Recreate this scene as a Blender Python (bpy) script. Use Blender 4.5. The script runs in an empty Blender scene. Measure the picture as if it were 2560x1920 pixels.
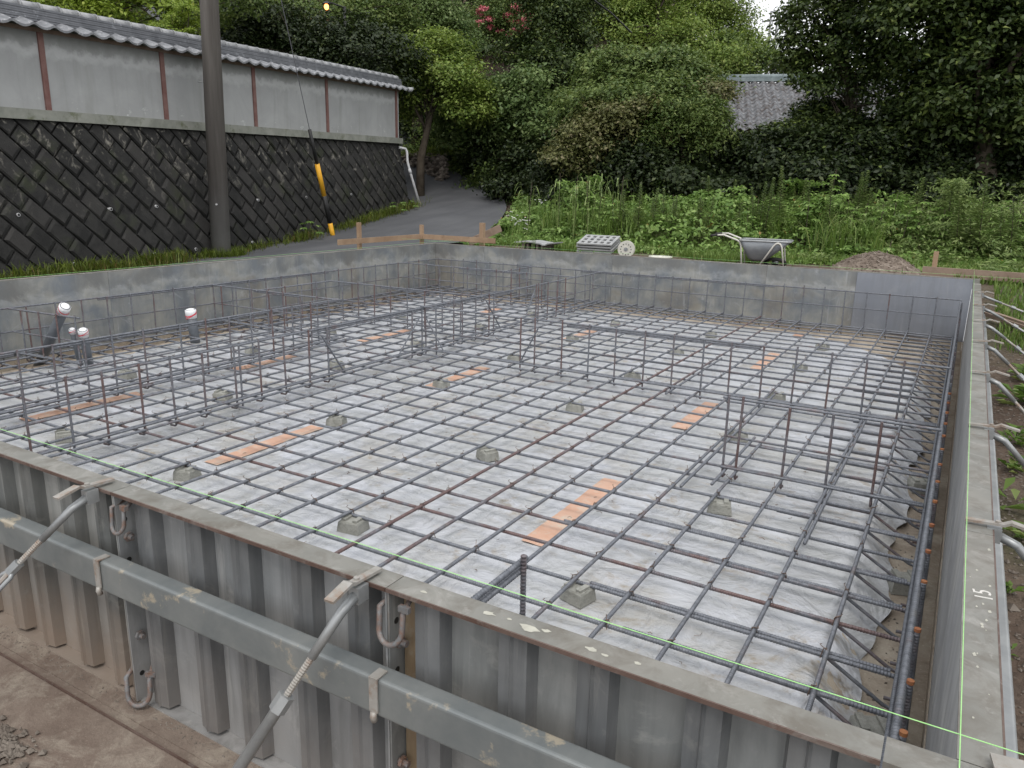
import bpy, bmesh, math, random
import numpy as np
from mathutils import Vector, Matrix
R_ = math.radians
scene = bpy.context.scene
C = scene.collection

# ------------------------------------------------------------------ camera
CAM = Vector((1.98674, -1.75266, 1.28339))
RIGHT = Vector((0.861828551, 0.506778420, 0.020668370))
UP = Vector((-0.143401636, 0.204376873, 0.968331588))
FWD = Vector((-0.486505415, 0.837499688, -0.248810679))
FPX = 1919.4
cd = bpy.data.cameras.new('camera')
cam = bpy.data.objects.new('camera', cd)
C.objects.link(cam)
m3 = Matrix((RIGHT, UP, -FWD)).transposed()
cam.matrix_world = Matrix.Translation(CAM) @ m3.to_4x4()
cd.sensor_width = 36.0
cd.lens = FPX / 2560 * 36
cd.clip_start = 0.05
cd.clip_end = 3000
scene.camera = cam

# ------------------------------------------------------------------ world, sun, exposure
SUN_EL, SUN_AZ = 58.0, 150.0
w = bpy.data.worlds.new('World'); scene.world = w; w.use_nodes = True
nt = w.node_tree; nt.nodes.clear()
out = nt.nodes.new('ShaderNodeOutputWorld'); bg = nt.nodes.new('ShaderNodeBackground')
sky = nt.nodes.new('ShaderNodeTexSky'); sky.sky_type = 'NISHITA'; sky.sun_disc = False
sky.sun_elevation = R_(SUN_EL); sky.sun_rotation = R_(SUN_AZ)
sky.air_density = 1.0; sky.dust_density = 4.0; sky.ozone_density = 1.5
hsv = nt.nodes.new('ShaderNodeHueSaturation'); hsv.inputs['Saturation'].default_value = 0.12
hsv.inputs['Value'].default_value = 1.0
nt.links.new(sky.outputs[0], hsv.inputs['Color'])
# a broken overcast layer: soft brighter and darker cloud over the whole dome
tc = nt.nodes.new('ShaderNodeTexCoord'); nz = nt.nodes.new('ShaderNodeTexNoise')
nz.inputs['Scale'].default_value = 2.2; nz.inputs['Detail'].default_value = 5
nt.links.new(tc.outputs['Generated'], nz.inputs['Vector'])
rp = nt.nodes.new('ShaderNodeMapRange'); rp.inputs[1].default_value = .3; rp.inputs[2].default_value = .7
rp.inputs[3].default_value = .85; rp.inputs[4].default_value = 1.2
nt.links.new(nz.outputs[0], rp.inputs[0])
mx = nt.nodes.new('ShaderNodeMix'); mx.data_type = 'RGBA'; mx.inputs[0].default_value = .72
mx.inputs[7].default_value = (9.4, 9.55, 9.85, 1)
nt.links.new(hsv.outputs[0], mx.inputs[6])
vm = nt.nodes.new('ShaderNodeVectorMath'); vm.operation = 'SCALE'
nt.links.new(mx.outputs[2], vm.inputs[0]); nt.links.new(rp.outputs[0], vm.inputs['Scale'])
nt.links.new(vm.outputs[0], bg.inputs[0]); bg.inputs[1].default_value = 0.10
nt.links.new(bg.outputs[0], out.inputs[0])
sd = bpy.data.lights.new('sun', 'SUN'); sd.energy = 0.8; sd.angle = R_(22); sd.color = (1, .96, .9)
sun = bpy.data.objects.new('sun', sd); C.objects.link(sun)
# direction the light comes from: NISHITA rotation is measured clockwise from +Y
az, el = R_(SUN_AZ), R_(SUN_EL)
dv = Vector((math.sin(az) * math.cos(el), math.cos(az) * math.cos(el), math.sin(el)))
sun.rotation_euler = dv.to_track_quat('Z', 'Y').to_euler()
vs = scene.view_settings
vs.view_transform = 'Standard'; vs.look = 'None'; vs.gamma = 1; vs.use_curve_mapping = False
vs.exposure = 0.72

rnd = random.Random(7)
rng = np.random.default_rng(11)

# ------------------------------------------------------------------ helpers
def tag(o, label=None, cat=None, group=None, kind=None):
    if label: o['label'] = label
    if cat: o['category'] = cat
    if group: o['group'] = group
    if kind: o['kind'] = kind
    return o

def thing(name, label, cat, loc=(0, 0, 0), rz=0, group=None):
    o = bpy.data.objects.new(name, None); C.objects.link(o)
    o.location = loc; o.rotation_euler = (0, 0, rz); o.empty_display_size = .1
    return tag(o, label, cat, group)

def link(name, me, parent=None, loc=None, rot=None, label=None):
    o = bpy.data.objects.new(name, me); C.objects.link(o)
    if parent: o.parent = parent
    if loc is not None: o.location = loc
    if rot is not None: o.rotation_euler = rot
    if label: o['label'] = label
    return o

def dup(root, loc=None, rz=None, label=None, group=None):
    r = root.copy(); C.objects.link(r)
    if loc is not None: r.location = loc
    if rz is not None: r.rotation_euler = (0, 0, rz)
    if label: r['label'] = label
    if group: r['group'] = group
    for ch in list(root.children):
        c = ch.copy(); C.objects.link(c); c.parent = r
        for g in list(ch.children):
            d = g.copy(); C.objects.link(d); d.parent = c
    return r

class MB:
    def __init__(s): s.v = []; s.f = []; s.m = []; s.cur = 0
    def add(s, vs_, fs):
        n = len(s.v); s.v += [tuple(p) for p in vs_]
        for f in fs: s.f.append([i + n for i in f]); s.m.append(s.cur)
        return s
    def box(s, a, b):
        (x0, y0, z0), (x1, y1, z1) = a, b
        x0, x1 = sorted((x0, x1)); y0, y1 = sorted((y0, y1)); z0, z1 = sorted((z0, z1))
        return s.add([(x0, y0, z0), (x1, y0, z0), (x1, y1, z0), (x0, y1, z0), (x0, y0, z1), (x1, y0, z1), (x1, y1, z1), (x0, y1, z1)],
                     [(0, 3, 2, 1), (4, 5, 6, 7), (0, 1, 5, 4), (1, 2, 6, 5), (2, 3, 7, 6), (3, 0, 4, 7)])
    def bar(s, p, q, w, h, up=(0, 0, 1)):
        p, q = Vector(p), Vector(q); d = (q - p).normalized()
        sd_ = d.cross(Vector(up)).normalized(); u = sd_.cross(d)
        vs_ = []
        for e in (p, q):
            for a, b in ((-1, -1), (1, -1), (1, 1), (-1, 1)): vs_.append(e + sd_ * a * w / 2 + u * b * h / 2)
        return s.add(vs_, [(3, 2, 1, 0), (4, 5, 6, 7), (0, 1, 5, 4), (1, 2, 6, 5), (2, 3, 7, 6), (3, 0, 4, 7)])
    def tube(s, pts, r, n=8, cap=True):
        pts = [Vector(p) for p in pts]; k = len(pts)
        rs = r if isinstance(r, (list, tuple)) else [r] * k
        t0 = (pts[1] - pts[0]).normalized()
        a = Vector((0, 0, 1)) if abs(t0.z) < .9 else Vector((1, 0, 0))
        nv = t0.cross(a).normalized(); vs_ = []
        for i in range(k):
            if i == 0: t = pts[1] - pts[0]
            elif i == k - 1: t = pts[-1] - pts[-2]
            else: t = (pts[i + 1] - pts[i]).normalized() + (pts[i] - pts[i - 1]).normalized()
            t = t.normalized(); nv = (nv - t * nv.dot(t)).normalized(); b = t.cross(nv)
            for j in range(n):
                an = 2 * math.pi * j / n
                vs_.append(pts[i] + (nv * math.cos(an) + b * math.sin(an)) * rs[i])
        fs = [[i * n + j, i * n + (j + 1) % n, (i + 1) * n + (j + 1) % n, (i + 1) * n + j] for i in range(k - 1) for j in range(n)]
        if cap: fs += [list(range(n))[::-1], [(k - 1) * n + j for j in range(n)]]
        return s.add(vs_, fs)
    def prism(s, poly, axis, a, b):
        """extrude a 2-D polygon along an axis (0,1,2) from a to b"""
        def P(u, v, t):
            q = [0, 0, 0]; o = [i for i in range(3) if i != axis]; q[o[0]] = u; q[o[1]] = v; q[axis] = t; return q
        n = len(poly)
        vs_ = [P(u, v, a) for u, v in poly] + [P(u, v, b) for u, v in poly]
        fs = [list(range(n)), [n + i for i in range(n)][::-1]] + [[i, n + i, n + (i + 1) % n, (i + 1) % n] for i in range(n)]
        return s.add(vs_, fs)
    def lathe(s, prof, n=16, ax=(0, 0, 0)):
        vs_ = []
        for r, z in prof:
            for j in range(n):
                an = 2 * math.pi * j / n; vs_.append((ax[0] + r * math.cos(an), ax[1] + r * math.sin(an), ax[2] + z))
        k = len(prof)
        return s.add(vs_, [[i * n + j, i * n + (j + 1) % n, (i + 1) * n + (j + 1) % n, (i + 1) * n + j] for i in range(k - 1) for j in range(n)])
    def mesh(s, name, mats, smooth=False, fix=True):
        me = bpy.data.meshes.new(name); me.from_pydata([tuple(v) for v in s.v], [], s.f)
        if not isinstance(mats, (list, tuple)): mats = [mats]
        for m in mats: me.materials.append(m)
        if len(mats) > 1: me.polygons.foreach_set('material_index', s.m)
        if fix:
            bm = bmesh.new(); bm.from_mesh(me); bmesh.ops.recalc_face_normals(bm, faces=bm.faces); bm.to_mesh(me); bm.free()
        if smooth: me.polygons.foreach_set('use_smooth', [True] * len(me.polygons))
        me.update(); return me
    def build(s, name, mats, parent=None, smooth=False, loc=None, rot=None, label=None, fix=True):
        return link(name, s.mesh(name, mats, smooth, fix), parent, loc, rot, label)

def quads(name, V, mat, nper=4):
    """V: (n, nper, 3) array -> one mesh of n loose faces"""
    n = V.shape[0]; me = bpy.data.meshes.new(name)
    me.vertices.add(n * nper); me.vertices.foreach_set('co', V.astype(np.float32).ravel())
    me.loops.add(n * nper); me.loops.foreach_set('vertex_index', np.arange(n * nper, dtype=np.int32))
    me.polygons.add(n); me.polygons.foreach_set('loop_start', np.arange(n, dtype=np.int32) * nper)
    me.polygons.foreach_set('loop_total', np.full(n, nper, dtype=np.int32))
    for m in (mat if isinstance(mat, list) else [mat]): me.materials.append(m)
    me.update(calc_edges=True); me.validate(); return me

def grid(name, X, Y, Zf, mat, drop=None, smooth=True):
    nx, ny = len(X), len(Y)
    V = [(x, y, Zf(x, y)) for y in Y for x in X]
    F = [[j * nx + i, j * nx + i + 1, (j + 1) * nx + i + 1, (j + 1) * nx + i] for j in range(ny - 1) for i in range(nx - 1)
         if not (drop and drop((X[i] + X[i + 1]) / 2, (Y[j] + Y[j + 1]) / 2))]
    me = bpy.data.meshes.new(name); me.from_pydata(V, [], F); me.materials.append(mat)
    if smooth: me.polygons.foreach_set('use_smooth', [True] * len(me.polygons))
    me.update(); return me

# ------------------------------------------------------------------ materials
class NG:
    def __init__(s, name):
        s.mat = bpy.data.materials.new(name); s.mat.use_nodes = True
        s.t = s.mat.node_tree; s.t.nodes.clear()
        s.out = s.t.nodes.new('ShaderNodeOutputMaterial')
        s.b = s.t.nodes.new('ShaderNodeBsdfPrincipled'); s.t.links.new(s.b.outputs[0], s.out.inputs[0])
        s._c = None
    def n(s, typ, **kw):
        d = s.t.nodes.new(typ)
        for k, v in kw.items(): setattr(d, k, v)
        return d
    def l(s, a, b): s.t.links.new(a, b)
    def coord(s, kind='Object'):
        d = s.n('ShaderNodeTexCoord'); return d.outputs[kind]
    def pos(s):
        return s.n('ShaderNodeNewGeometry').outputs['Position']
    def mapv(s, v, scale=(1, 1, 1), rot=(0, 0, 0), loc=(0, 0, 0)):
        d = s.n('ShaderNodeMapping'); s.l(v, d.inputs[0]); d.inputs['Scale'].default_value = scale
        d.inputs['Rotation'].default_value = rot; d.inputs['Location'].default_value = loc; return d.outputs[0]
    def noise(s, v, scale, detail=4, rough=.55, dist=0, out=0):
        d = s.n('ShaderNodeTexNoise'); s.l(v, d.inputs['Vector']); d.inputs['Scale'].default_value = scale
        d.inputs['Detail'].default_value = detail; d.inputs['Roughness'].default_value = rough; d.inputs['Distortion'].default_value = dist
        return d.outputs[out]
    def voro(s, v, scale, feat='F1', out='Distance', rand=1):
        d = s.n('ShaderNodeTexVoronoi', feature=feat); s.l(v, d.inputs['Vector']); d.inputs['Scale'].default_value = scale
        d.inputs['Randomness'].default_value = rand
        return d.outputs[out]
    def ramp(s, f, lo, hi, a=0., b=1.):
        d = s.n('ShaderNodeMapRange'); s.l(f, d.inputs[0]); d.inputs[1].default_value = lo; d.inputs[2].default_value = hi
        d.inputs[3].default_value = a; d.inputs[4].default_value = b; return d.outputs[0]
    def mix(s, f, a, b):
        d = s.n('ShaderNodeMix', data_type='RGBA')
        if isinstance(f, (int, float)): d.inputs[0].default_value = f
        else: s.l(f, d.inputs[0])
        for i, c in ((6, a), (7, b)):
            if isinstance(c, (tuple, list)): d.inputs[i].default_value = (*c[:3], 1)
            else: s.l(c, d.inputs[i])
        return d.outputs[2]
    def math(s, op, a, b=0.0):
        d = s.n('ShaderNodeMath', operation=op)
        for i, c in ((0, a), (1, b)):
            if isinstance(c, (int, float)): d.inputs[i].default_value = c
            else: s.l(c, d.inputs[i])
        return d.outputs[0]
    def sep(s, v):
        d = s.n('ShaderNodeSeparateXYZ'); s.l(v, d.inputs[0]); return d.outputs
    def bump(s, h, strength=.3, dist=.01):
        d = s.n('ShaderNodeBump'); s.l(h, d.inputs['Height']); d.inputs['Strength'].default_value = strength
        d.inputs['Distance'].default_value = dist; s.l(d.outputs[0], s.b.inputs['Normal']); return d
    def fin(s, col=None, rough=.7, metal=0., spec=.5):
        if col is not None:
            if isinstance(col, (tuple, list)): s.b.inputs['Base Color'].default_value = (*col[:3], 1)
            else: s.l(col, s.b.inputs['Base Color'])
        if isinstance(rough, (int, float)): s.b.inputs['Roughness'].default_value = rough
        else: s.l(rough, s.b.inputs['Roughness'])
        s.b.inputs['Metallic'].default_value = metal
        s.b.inputs['Specular IOR Level'].default_value = spec
        return s.mat

M = {}
def mat_film():
    g = NG('vapour_film'); p = g.pos()
    big = g.noise(p, 1.3, 5, .6, .6); mid = g.noise(g.mapv(p, (1, 1.5, 1), (0, 0, .5)), 6, 5, .6, 1.0); fine = g.noise(p, 45, 3)
    c = g.mix(g.ramp(mid, .35, .7), (.37, .38, .39), (.49, .505, .545))
    c = g.mix(g.ramp(big, .42, .68, 0, .6), c, (.355, .36, .345))
    mud = g.noise(p, 3.3, 6, .72, .8); mud2 = g.noise(p, 21, 5, .7)
    mk = g.math('MULTIPLY', g.ramp(mud, .53, .66), g.ramp(mud2, .42, .60))
    c = g.mix(g.ramp(g.noise(g.mapv(p, (1, 1, 1), (0, 0, 0), (2, 9, 4)), 2.1, 5, .65, .4), .54, .70, 0, .45), c, (.38, .35, .29))
    c = g.mix(g.math('MULTIPLY', mk, .7), c, (.24, .18, .10))
    mud3 = g.noise(g.mapv(p, (1, 1, 1), (0, 0, 0), (5, 3, 1)), 9, 6, .75, .5)
    c = g.mix(g.ramp(mud3, .68, .75, 0, .7), c, (.30, .17, .07))
    grit = g.voro(p, 33); c = g.mix(g.math('MULTIPLY', g.ramp(grit, .06, .03), g.ramp(mud, .45, .6)), c, (.07, .055, .04))
    h = g.math('ADD', g.math('MULTIPLY', mid, 1.3), g.math('MULTIPLY', g.noise(g.mapv(p, (1, 3, 1), (0, 0, -.6)), 12, 3, .5, 1.6), .25))
    g.bump(g.math('ADD', h, g.math('MULTIPLY', g.noise(g.mapv(p, (1, 1, 1), (0, 0, .9)), 4.5, 3, .5, 3.5), 1.6)), .55, .02)
    return g.fin(c, g.ramp(mid, .3, .7, .3, .5), 0, .5)
M['film'] = mat_film()

def mat_concrete(name, a, b, mud, muds=.5, sc=1.0):
    g = NG(name); p = g.pos()
    n1 = g.noise(p, 2.2 * sc, 6, .65, .5); n2 = g.noise(p, 26 * sc, 5, .7)
    c = g.mix(g.ramp(n1, .35, .65), a, b)
    c = g.mix(g.math('MULTIPLY', g.ramp(g.noise(p, 5 * sc, 6, .75, 1), .48, .66), muds), c, mud)
    c = g.mix(g.ramp(n2, .5, .75, 0, .4), c, tuple(x * .55 for x in a))
    sp = g.voro(p, 60 * sc); c = g.mix(g.ramp(sp, .2, .1, 0, .35), c, tuple(min(1, x * 1.5) for x in b))
    g.bump(g.math('ADD', n2, g.math('MULTIPLY', n1, .6)), .5, .012)
    return g.fin(c, .85, 0, .3)
M['blinding'] = mat_concrete('blinding_concrete', (.30, .25, .195), (.42, .37, .30), (.17, .12, .085), .6)
M['apron'] = mat_concrete('dusty_concrete', (.135, .10, .08), (.20, .16, .13), (.36, .32, .26), .5, 1.5)
M['spacer'] = mat_concrete('spacer_concrete', (.25, .25, .225), (.33, .33, .30), (.16, .155, .13), .5, 4)

def mat_panel(name, a, b, dark, pale, top_dark=True, rust=.25, muddy=0.):
    g = NG(name); p = g.pos(); o = g.coord('Object')
    ob = g.n('ShaderNodeObjectInfo').outputs['Random']
    off = g.n('ShaderNodeCombineXYZ'); g.l(g.math('MULTIPLY', ob, 37.), off.inputs[0]); g.l(g.math('MULTIPLY', ob, 91.), off.inputs[2])
    va = g.n('ShaderNodeVectorMath', operation='ADD'); g.l(o, va.inputs[0]); g.l(off.outputs[0], va.inputs[1]); q = va.outputs[0]
    st = g.noise(g.mapv(q, (9, 9, .9)), 1.6, 6, .65, .4)          # vertical streaks
    bl = g.noise(q, 3.4, 6, .62, .6); fn = g.noise(q, 40, 4, .65)
    c = g.mix(g.ramp(bl, .38, .62), a, b)
    c = g.mix(g.ramp(g.noise(q, 1.3, 4, .6, .8), .52, .62, 0, .45 if top_dark else .1), c, (.20, .17, .13))
    c = g.mix(g.ramp(st, .46, .66, 0, .3 if top_dark else .65), c, dark)
    c = g.mix(g.ramp(g.noise(g.mapv(q, (14, 14, .8), (0, 0, 0), (4, 2, 1)), 1.8, 6, .7, .5), .60, .70, 0, .55), c, pale)
    c = g.mix(g.ramp(g.noise(q, 6.5, 6, .7, 1.5), .56, .72, 0, .6), c, pale)
    z = g.sep(o)[2]
    if top_dark:      # wet and scuffed band under the top edge, with an uneven lower limit
        e = g.math('ADD', z, g.math('MULTIPLY', g.math('SUBTRACT', g.noise(q, 2.6, 6, .7, .8), .5), .34))
        c = g.mix(g.math('MULTIPLY', g.ramp(e, .43, .51, 0, .8), g.ramp(g.noise(q, 1.7, 5, .6, .5), .38, .58, .05, 1.)), c, dark)
        c = g.mix(g.math('MULTIPLY', g.ramp(e, .40, .45), g.ramp(e, .475, .44, 0, .3)), c, pale)
    if muddy:
        e = g.math('ADD', z, g.math('MULTIPLY', g.math('SUBTRACT', g.noise(q, 7, 5, .6), .5), .3))
        c = g.mix(g.ramp(e, .30, .02, 0, muddy), c, (.25, .19, .145))
    c = g.mix(g.ramp(fn, .62, .75, 0, .3), c, pale)
    c = g.mix(g.ramp(g.noise(g.mapv(q, (1, 1, .35)), 5, 6, .7), .68, .76, 0, rust), c, (.26, .12, .05))
    g.bump(g.math('ADD', fn, bl), .12, .004)
    return g.fin(c, g.ramp(bl, .3, .7, .42, .7), .15, .4)
M['panel_in'] = mat_panel('steel_form_face', (.175, .195, .215), (.31, .31, .285), (.135, .138, .135), (.41, .42, .425))
M['panel_clean'] = mat_panel('clean_steel_face', (.205, .22, .25), (.225, .24, .27), (.18, .19, .21), (.26, .27, .29), False, .1)
M['panel_out'] = mat_panel('steel_form_back', (.24, .245, .24), (.31, .31, .295), (.16, .165, .16), (.39, .39, .37), False, .3, .75)
M['panel_out2'] = mat_panel('clean_form_back', (.235, .245, .25), (.30, .305, .305), (.13, .135, .138), (.38, .38, .37), False, .2, .18)
M['panel_out3'] = mat_panel('dripped_form_back', (.20, .21, .208), (.25, .255, .25), (.115, .12, .12), (.33, .33, .31), False, .45, .2)
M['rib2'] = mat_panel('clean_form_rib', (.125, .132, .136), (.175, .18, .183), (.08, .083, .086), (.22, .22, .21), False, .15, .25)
M['rusty_strip'] = mat_panel('rust_streaked_steel', (.25, .19, .12), (.31, .24, .16), (.18, .12, .07), (.32, .30, .26), False, .8)
M['panel_right'] = mat_panel('shade_lifted_steel_face', (.33, .335, .34), (.42, .42, .41), (.22, .22, .22), (.42, .42, .42), False, .15)  # steel colour raised to offset the shade on this left-facing side
M['rib'] = mat_panel('steel_form_rib', (.125, .13, .128), (.165, .17, .165), (.085, .088, .085), (.27, .27, .25), False, .25, .8)
M['flange'] = mat_panel('steel_form_flange', (.17, .168, .152), (.23, .225, .205), (.115, .10, .08), (.33, .32, .30), False, .5)
M['edge'] = mat_panel('rusty_form_edge', (.095, .06, .048), (.14, .10, .085), (.07, .035, .025), (.26, .25, .23), False, .7)

def mat_rebar():
    g = NG('rebar_steel'); p = g.pos(); oi = g.n('ShaderNodeObjectInfo')
    sp = g.n('ShaderNodeSeparateColor'); g.l(oi.outputs['Color'], sp.inputs[0]); ru = sp.outputs[0]
    n = g.noise(p, 5.5, 6, .7); f = g.noise(p, 55, 3, .6)
    k = g.math('ADD', n, g.math('MULTIPLY', ru, .36))
    c = g.mix(g.ramp(f, .35, .7), (.115, .124, .142), (.20, .21, .235))
    rc = g.mix(g.ramp(f, .3, .7), (.115, .055, .045), (.165, .09, .075))
    c = g.mix(g.ramp(k, .60, .80, 0, .75), c, rc)
    c = g.mix(g.ramp(g.noise(p, 14, 4, .6), .6, .75, 0, .35), c, (.21, .19, .15))
    g.bump(f, .3, .002)
    return g.fin(c, .52, .35, .5)
M['rebar'] = mat_rebar()
def mat_simple(name, a, b, sc=8, rough=.6, metal=0., spec=.4, bump=.15, thr=(.35, .65), c3=None, t3=(.62, .72), coord='pos'):
    g = NG(name); p = g.pos() if coord == 'pos' else g.coord('Object')
    n = g.noise(p, sc, 5, .65, .3); c = g.mix(g.ramp(n, *thr), a, b)
    if c3: c = g.mix(g.ramp(g.noise(g.mapv(p, (1, 1, 1), (0, 0, 0), (3, 1, 7)), sc * 1.7, 5, .7), *t3), c, c3)
    g.bump(g.noise(p, sc * 6, 4, .6), bump, .004)
    return g.fin(c, rough, metal, spec)
M['rust_tip'] = mat_simple('rusty_cut_end', (.30, .13, .05), (.22, .08, .04), 60, .8)
M['wire'] = mat_simple('tie_wire_steel', (.10, .075, .06), (.16, .10, .07), 40, .5, .4)
M['galv'] = mat_simple('galvanised_steel', (.24, .25, .255), (.33, .34, .34), 9, .42, .45, .5, .1, c3=(.40, .36, .29), t3=(.66, .72))
M['rail'] = mat_simple('painted_steel_rail', (.14, .155, .158), (.21, .22, .215), 5, .5, .25, .5, .12, c3=(.36, .32, .25), t3=(.60, .66))
M['galv_rust'] = mat_simple('rusty_galvanised_steel', (.27, .25, .22), (.36, .35, .33), 14, .55, .3, .4, .15, c3=(.24, .15, .10), t3=(.48, .70))
M['clip'] = mat_simple('rusty_clip_steel', (.14, .145, .15), (.20, .20, .20), 25, .6, .25, .4, .2, c3=(.19, .105, .07), t3=(.42, .66))
M['tray'] = mat_simple('zinc_tray', (.23, .245, .265), (.33, .345, .36), 6, .5, .4, .5, .08)
M['tube_paint'] = mat_simple('cream_tube', (.50, .48, .43), (.60, .58, .53), 20, .45)
M['dark_rubber'] = mat_simple('dark_rubber', (.02, .02, .02), (.035, .033, .03), 20, .7)
M['timber'] = mat_simple('bare_timber', (.27, .18, .115), (.36, .255, .17), 5, .75, 0, .3, .2, c3=(.21, .13, .08), t3=(.6, .75))
M['timber_old'] = mat_simple('aged_timber', (.19, .135, .10), (.26, .195, .15), 7, .8, 0, .3, .2)
M['string'] = mat_simple('green_string', (.28, .58, .20), (.38, .68, .28), 30, .6, 0, .3, 0)
M['white_pl'] = mat_simple('white_plastic', (.46, .45, .40), (.58, .57, .51), 20, .5)
M['lattice'] = mat_simple('grey_lattice', (.27, .275, .28), (.36, .365, .36), 12, .6)
M['pvc'] = mat_simple('grey_pipe', (.085, .095, .11), (.115, .125, .14), 10, .4, 0, .5, .05)
M['pvc_white'] = mat_simple('white_pipe', (.46, .46, .47), (.58, .58, .58), 10, .5, c3=(.28, .27, .24), t3=(.55, .7))
M['tape_cap'] = mat_simple('cap_white', (.72, .72, .74), (.80, .80, .80), 30, .5)
M['tape_red'] = mat_simple('cap_red', (.60, .03, .05), (.65, .05, .08), 30, .5)
M['tape'] = mat_simple('orange_tape', (.50, .29, .20), (.55, .36, .27), 9, .5, 0, .3, .1, c3=(.50, .42, .34), t3=(.50, .68))
M['yellow'] = mat_simple('yellow_sleeve', (.66, .33, .015), (.72, .38, .03), 12, .5)
M['black'] = mat_simple('black_sleeve', (.012, .012, .012), (.02, .02, .02), 12, .5)
M['cable'] = mat_simple('steel_cable', (.10, .10, .11), (.15, .15, .16), 30, .5, .4)
M['chalk'] = mat_simple('chalk_mark', (.48, .47, .44), (.56, .54, .51), 60, .9)
M['paint_blob'] = mat_simple('paint_spatter', (.36, .35, .30), (.44, .43, .37), 60, .8)
M['red_post'] = mat_simple('red_oxide_post', (.15, .07, .06), (.20, .115, .10), 6, .7, 0, .3, .1)
M['coping'] = mat_simple('mortar_coping', (.19, .197, .17), (.28, .285, .25), 4, .9, 0, .2, .2, c3=(.13, .14, .09), t3=(.55, .7))
M['tile'] = mat_simple('roof_tile', (.105, .11, .122), (.16, .165, .18), 7, .42, 0, .5, .1, c3=(.26, .27, .29), t3=(.58, .7))
M['tile_light'] = mat_simple('ridge_tile', (.22, .225, .235), (.33, .335, .34), 9, .5, 0, .5, .1, c3=(.10, .105, .09), t3=(.6, .7))
M['eave_tile'] = mat_simple('eave_tile', (.12, .125, .135), (.21, .215, .225), 11, .4, 0, .5, .1, c3=(.36, .365, .375), t3=(.56, .66))
M['house_tile'] = mat_simple('house_roof_tile', (.085, .088, .095), (.15, .155, .165), 3, .4, 0, .5, .05, c3=(.045, .035, .032), t3=(.46, .6))
M['copper'] = mat_simple('ridge_green', (.12, .15, .155), (.20, .24, .245), 5, .6)
M['house_wall'] = mat_simple('house_wall', (.10, .075, .055), (.15, .12, .09), 2, .8)
M['petal'] = mat_simple('pink_petal', (.42, .10, .12), (.52, .16, .18), 20, .6)
M['petal_white'] = mat_simple('white_petal', (.75, .75, .72), (.8, .8, .78), 20, .6)

def mat_pole():
    g = NG('pole_concrete'); p = g.pos()
    st = g.noise(g.mapv(p, (9, 9, .5)), 1.5, 5, .6); bl = g.noise(p, 2.5, 5, .6)
    c = g.mix(g.ramp(st, .3, .7), (.11, .098, .088), (.18, .165, .15))
    z = g.sep(p)[2]
    c = g.mix(g.ramp(g.math('ADD', z, bl), 1.9, .9, 0, .6), c, (.25, .25, .245))
    g.bump(g.noise(p, 60, 4), .3, .004); return g.fin(c, .85, 0, .3)
M['pole'] = mat_pole()
def mat_plaster():
    g = NG('grey_plaster'); o = g.coord('Object')   # object z measured from the foot of the plaster
    st = g.noise(g.mapv(o, (3.5, 3.5, .35)), 1.6, 6, .6, .3); bl = g.noise(o, 1.6, 6, .65, .6)
    c = g.mix(g.ramp(bl, .3, .7), (.30, .305, .30), (.37, .375, .37))
    c = g.mix(g.ramp(st, .5, .78, 0, .5), c, (.22, .225, .205))
    z = g.sep(o)[2]; s_ = g.sep(o)[0]
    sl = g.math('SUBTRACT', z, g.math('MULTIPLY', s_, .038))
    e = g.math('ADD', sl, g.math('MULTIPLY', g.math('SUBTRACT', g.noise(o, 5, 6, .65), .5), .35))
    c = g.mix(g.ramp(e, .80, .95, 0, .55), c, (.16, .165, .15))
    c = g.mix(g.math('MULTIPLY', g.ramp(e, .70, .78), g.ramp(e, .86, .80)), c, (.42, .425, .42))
    ef = g.noise(g.mapv(o, (1, 1, 1.3)), 7, 6, .72, .6)
    c = g.mix(g.math('MULTIPLY', g.ramp(ef, .60, .68), g.ramp(sl, .30, .12)), c, (.60, .61, .60))
    g.bump(g.noise(o, 70, 4), .25, .003); return g.fin(c, .9, 0, .2)
M['plaster'] = mat_plaster()
def mat_block():
    g = NG('mossy_stone_block'); o = g.coord('Object'); isl = g.n('ShaderNodeNewGeometry').outputs['Random Per Island']
    n = g.noise(o, 6, 6, .7, .4); f = g.noise(o, 45, 5, .7)
    c = g.mix(g.ramp(n, .35, .7), (.013, .013, .0125), (.034, .033, .031))
    c = g.mix(g.math('MULTIPLY', g.ramp(isl, .5, 1.), .6), c, (.050, .047, .044))
    z = g.sep(o)[2]
    pale = g.noise(g.mapv(o, (1, 1, .6)), 7, 6, .72, .8)
    up = g.ramp(z, .7, 1.75)
    c = g.mix(g.math('MULTIPLY', g.ramp(pale, .56, .68), g.math('MULTIPLY', up, .9)), c, (.25, .235, .20))
    c = g.mix(g.ramp(g.noise(o, 3, 5, .6), .56, .7, 0, .5), c, (.028, .036, .012))
    g.bump(g.math('ADD', f, n), .6, .01); return g.fin(c, .8, 0, .3)
M['block'] = mat_block()
def mat_asphalt():
    g = NG('asphalt'); p = g.pos(); n = g.noise(p, .9, 5, .6, .5); f = g.noise(p, 160, 3, .7); tr = g.noise(g.mapv(p, (1.6, .25, 1), (0, 0, -.12)), 1.4, 4, .6)
    c = g.mix(g.ramp(n, .35, .65), (.072, .074, .08), (.10, .102, .108)); c = g.mix(g.ramp(tr, .45, .65, 0, .5), c, (.058, .06, .065))
    c = g.mix(g.ramp(f, .6, .75, 0, .5), c, (.16, .16, .16)); g.bump(f, .4, .003); return g.fin(c, .75, 0, .35)
M['asphalt'] = mat_asphalt()
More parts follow.
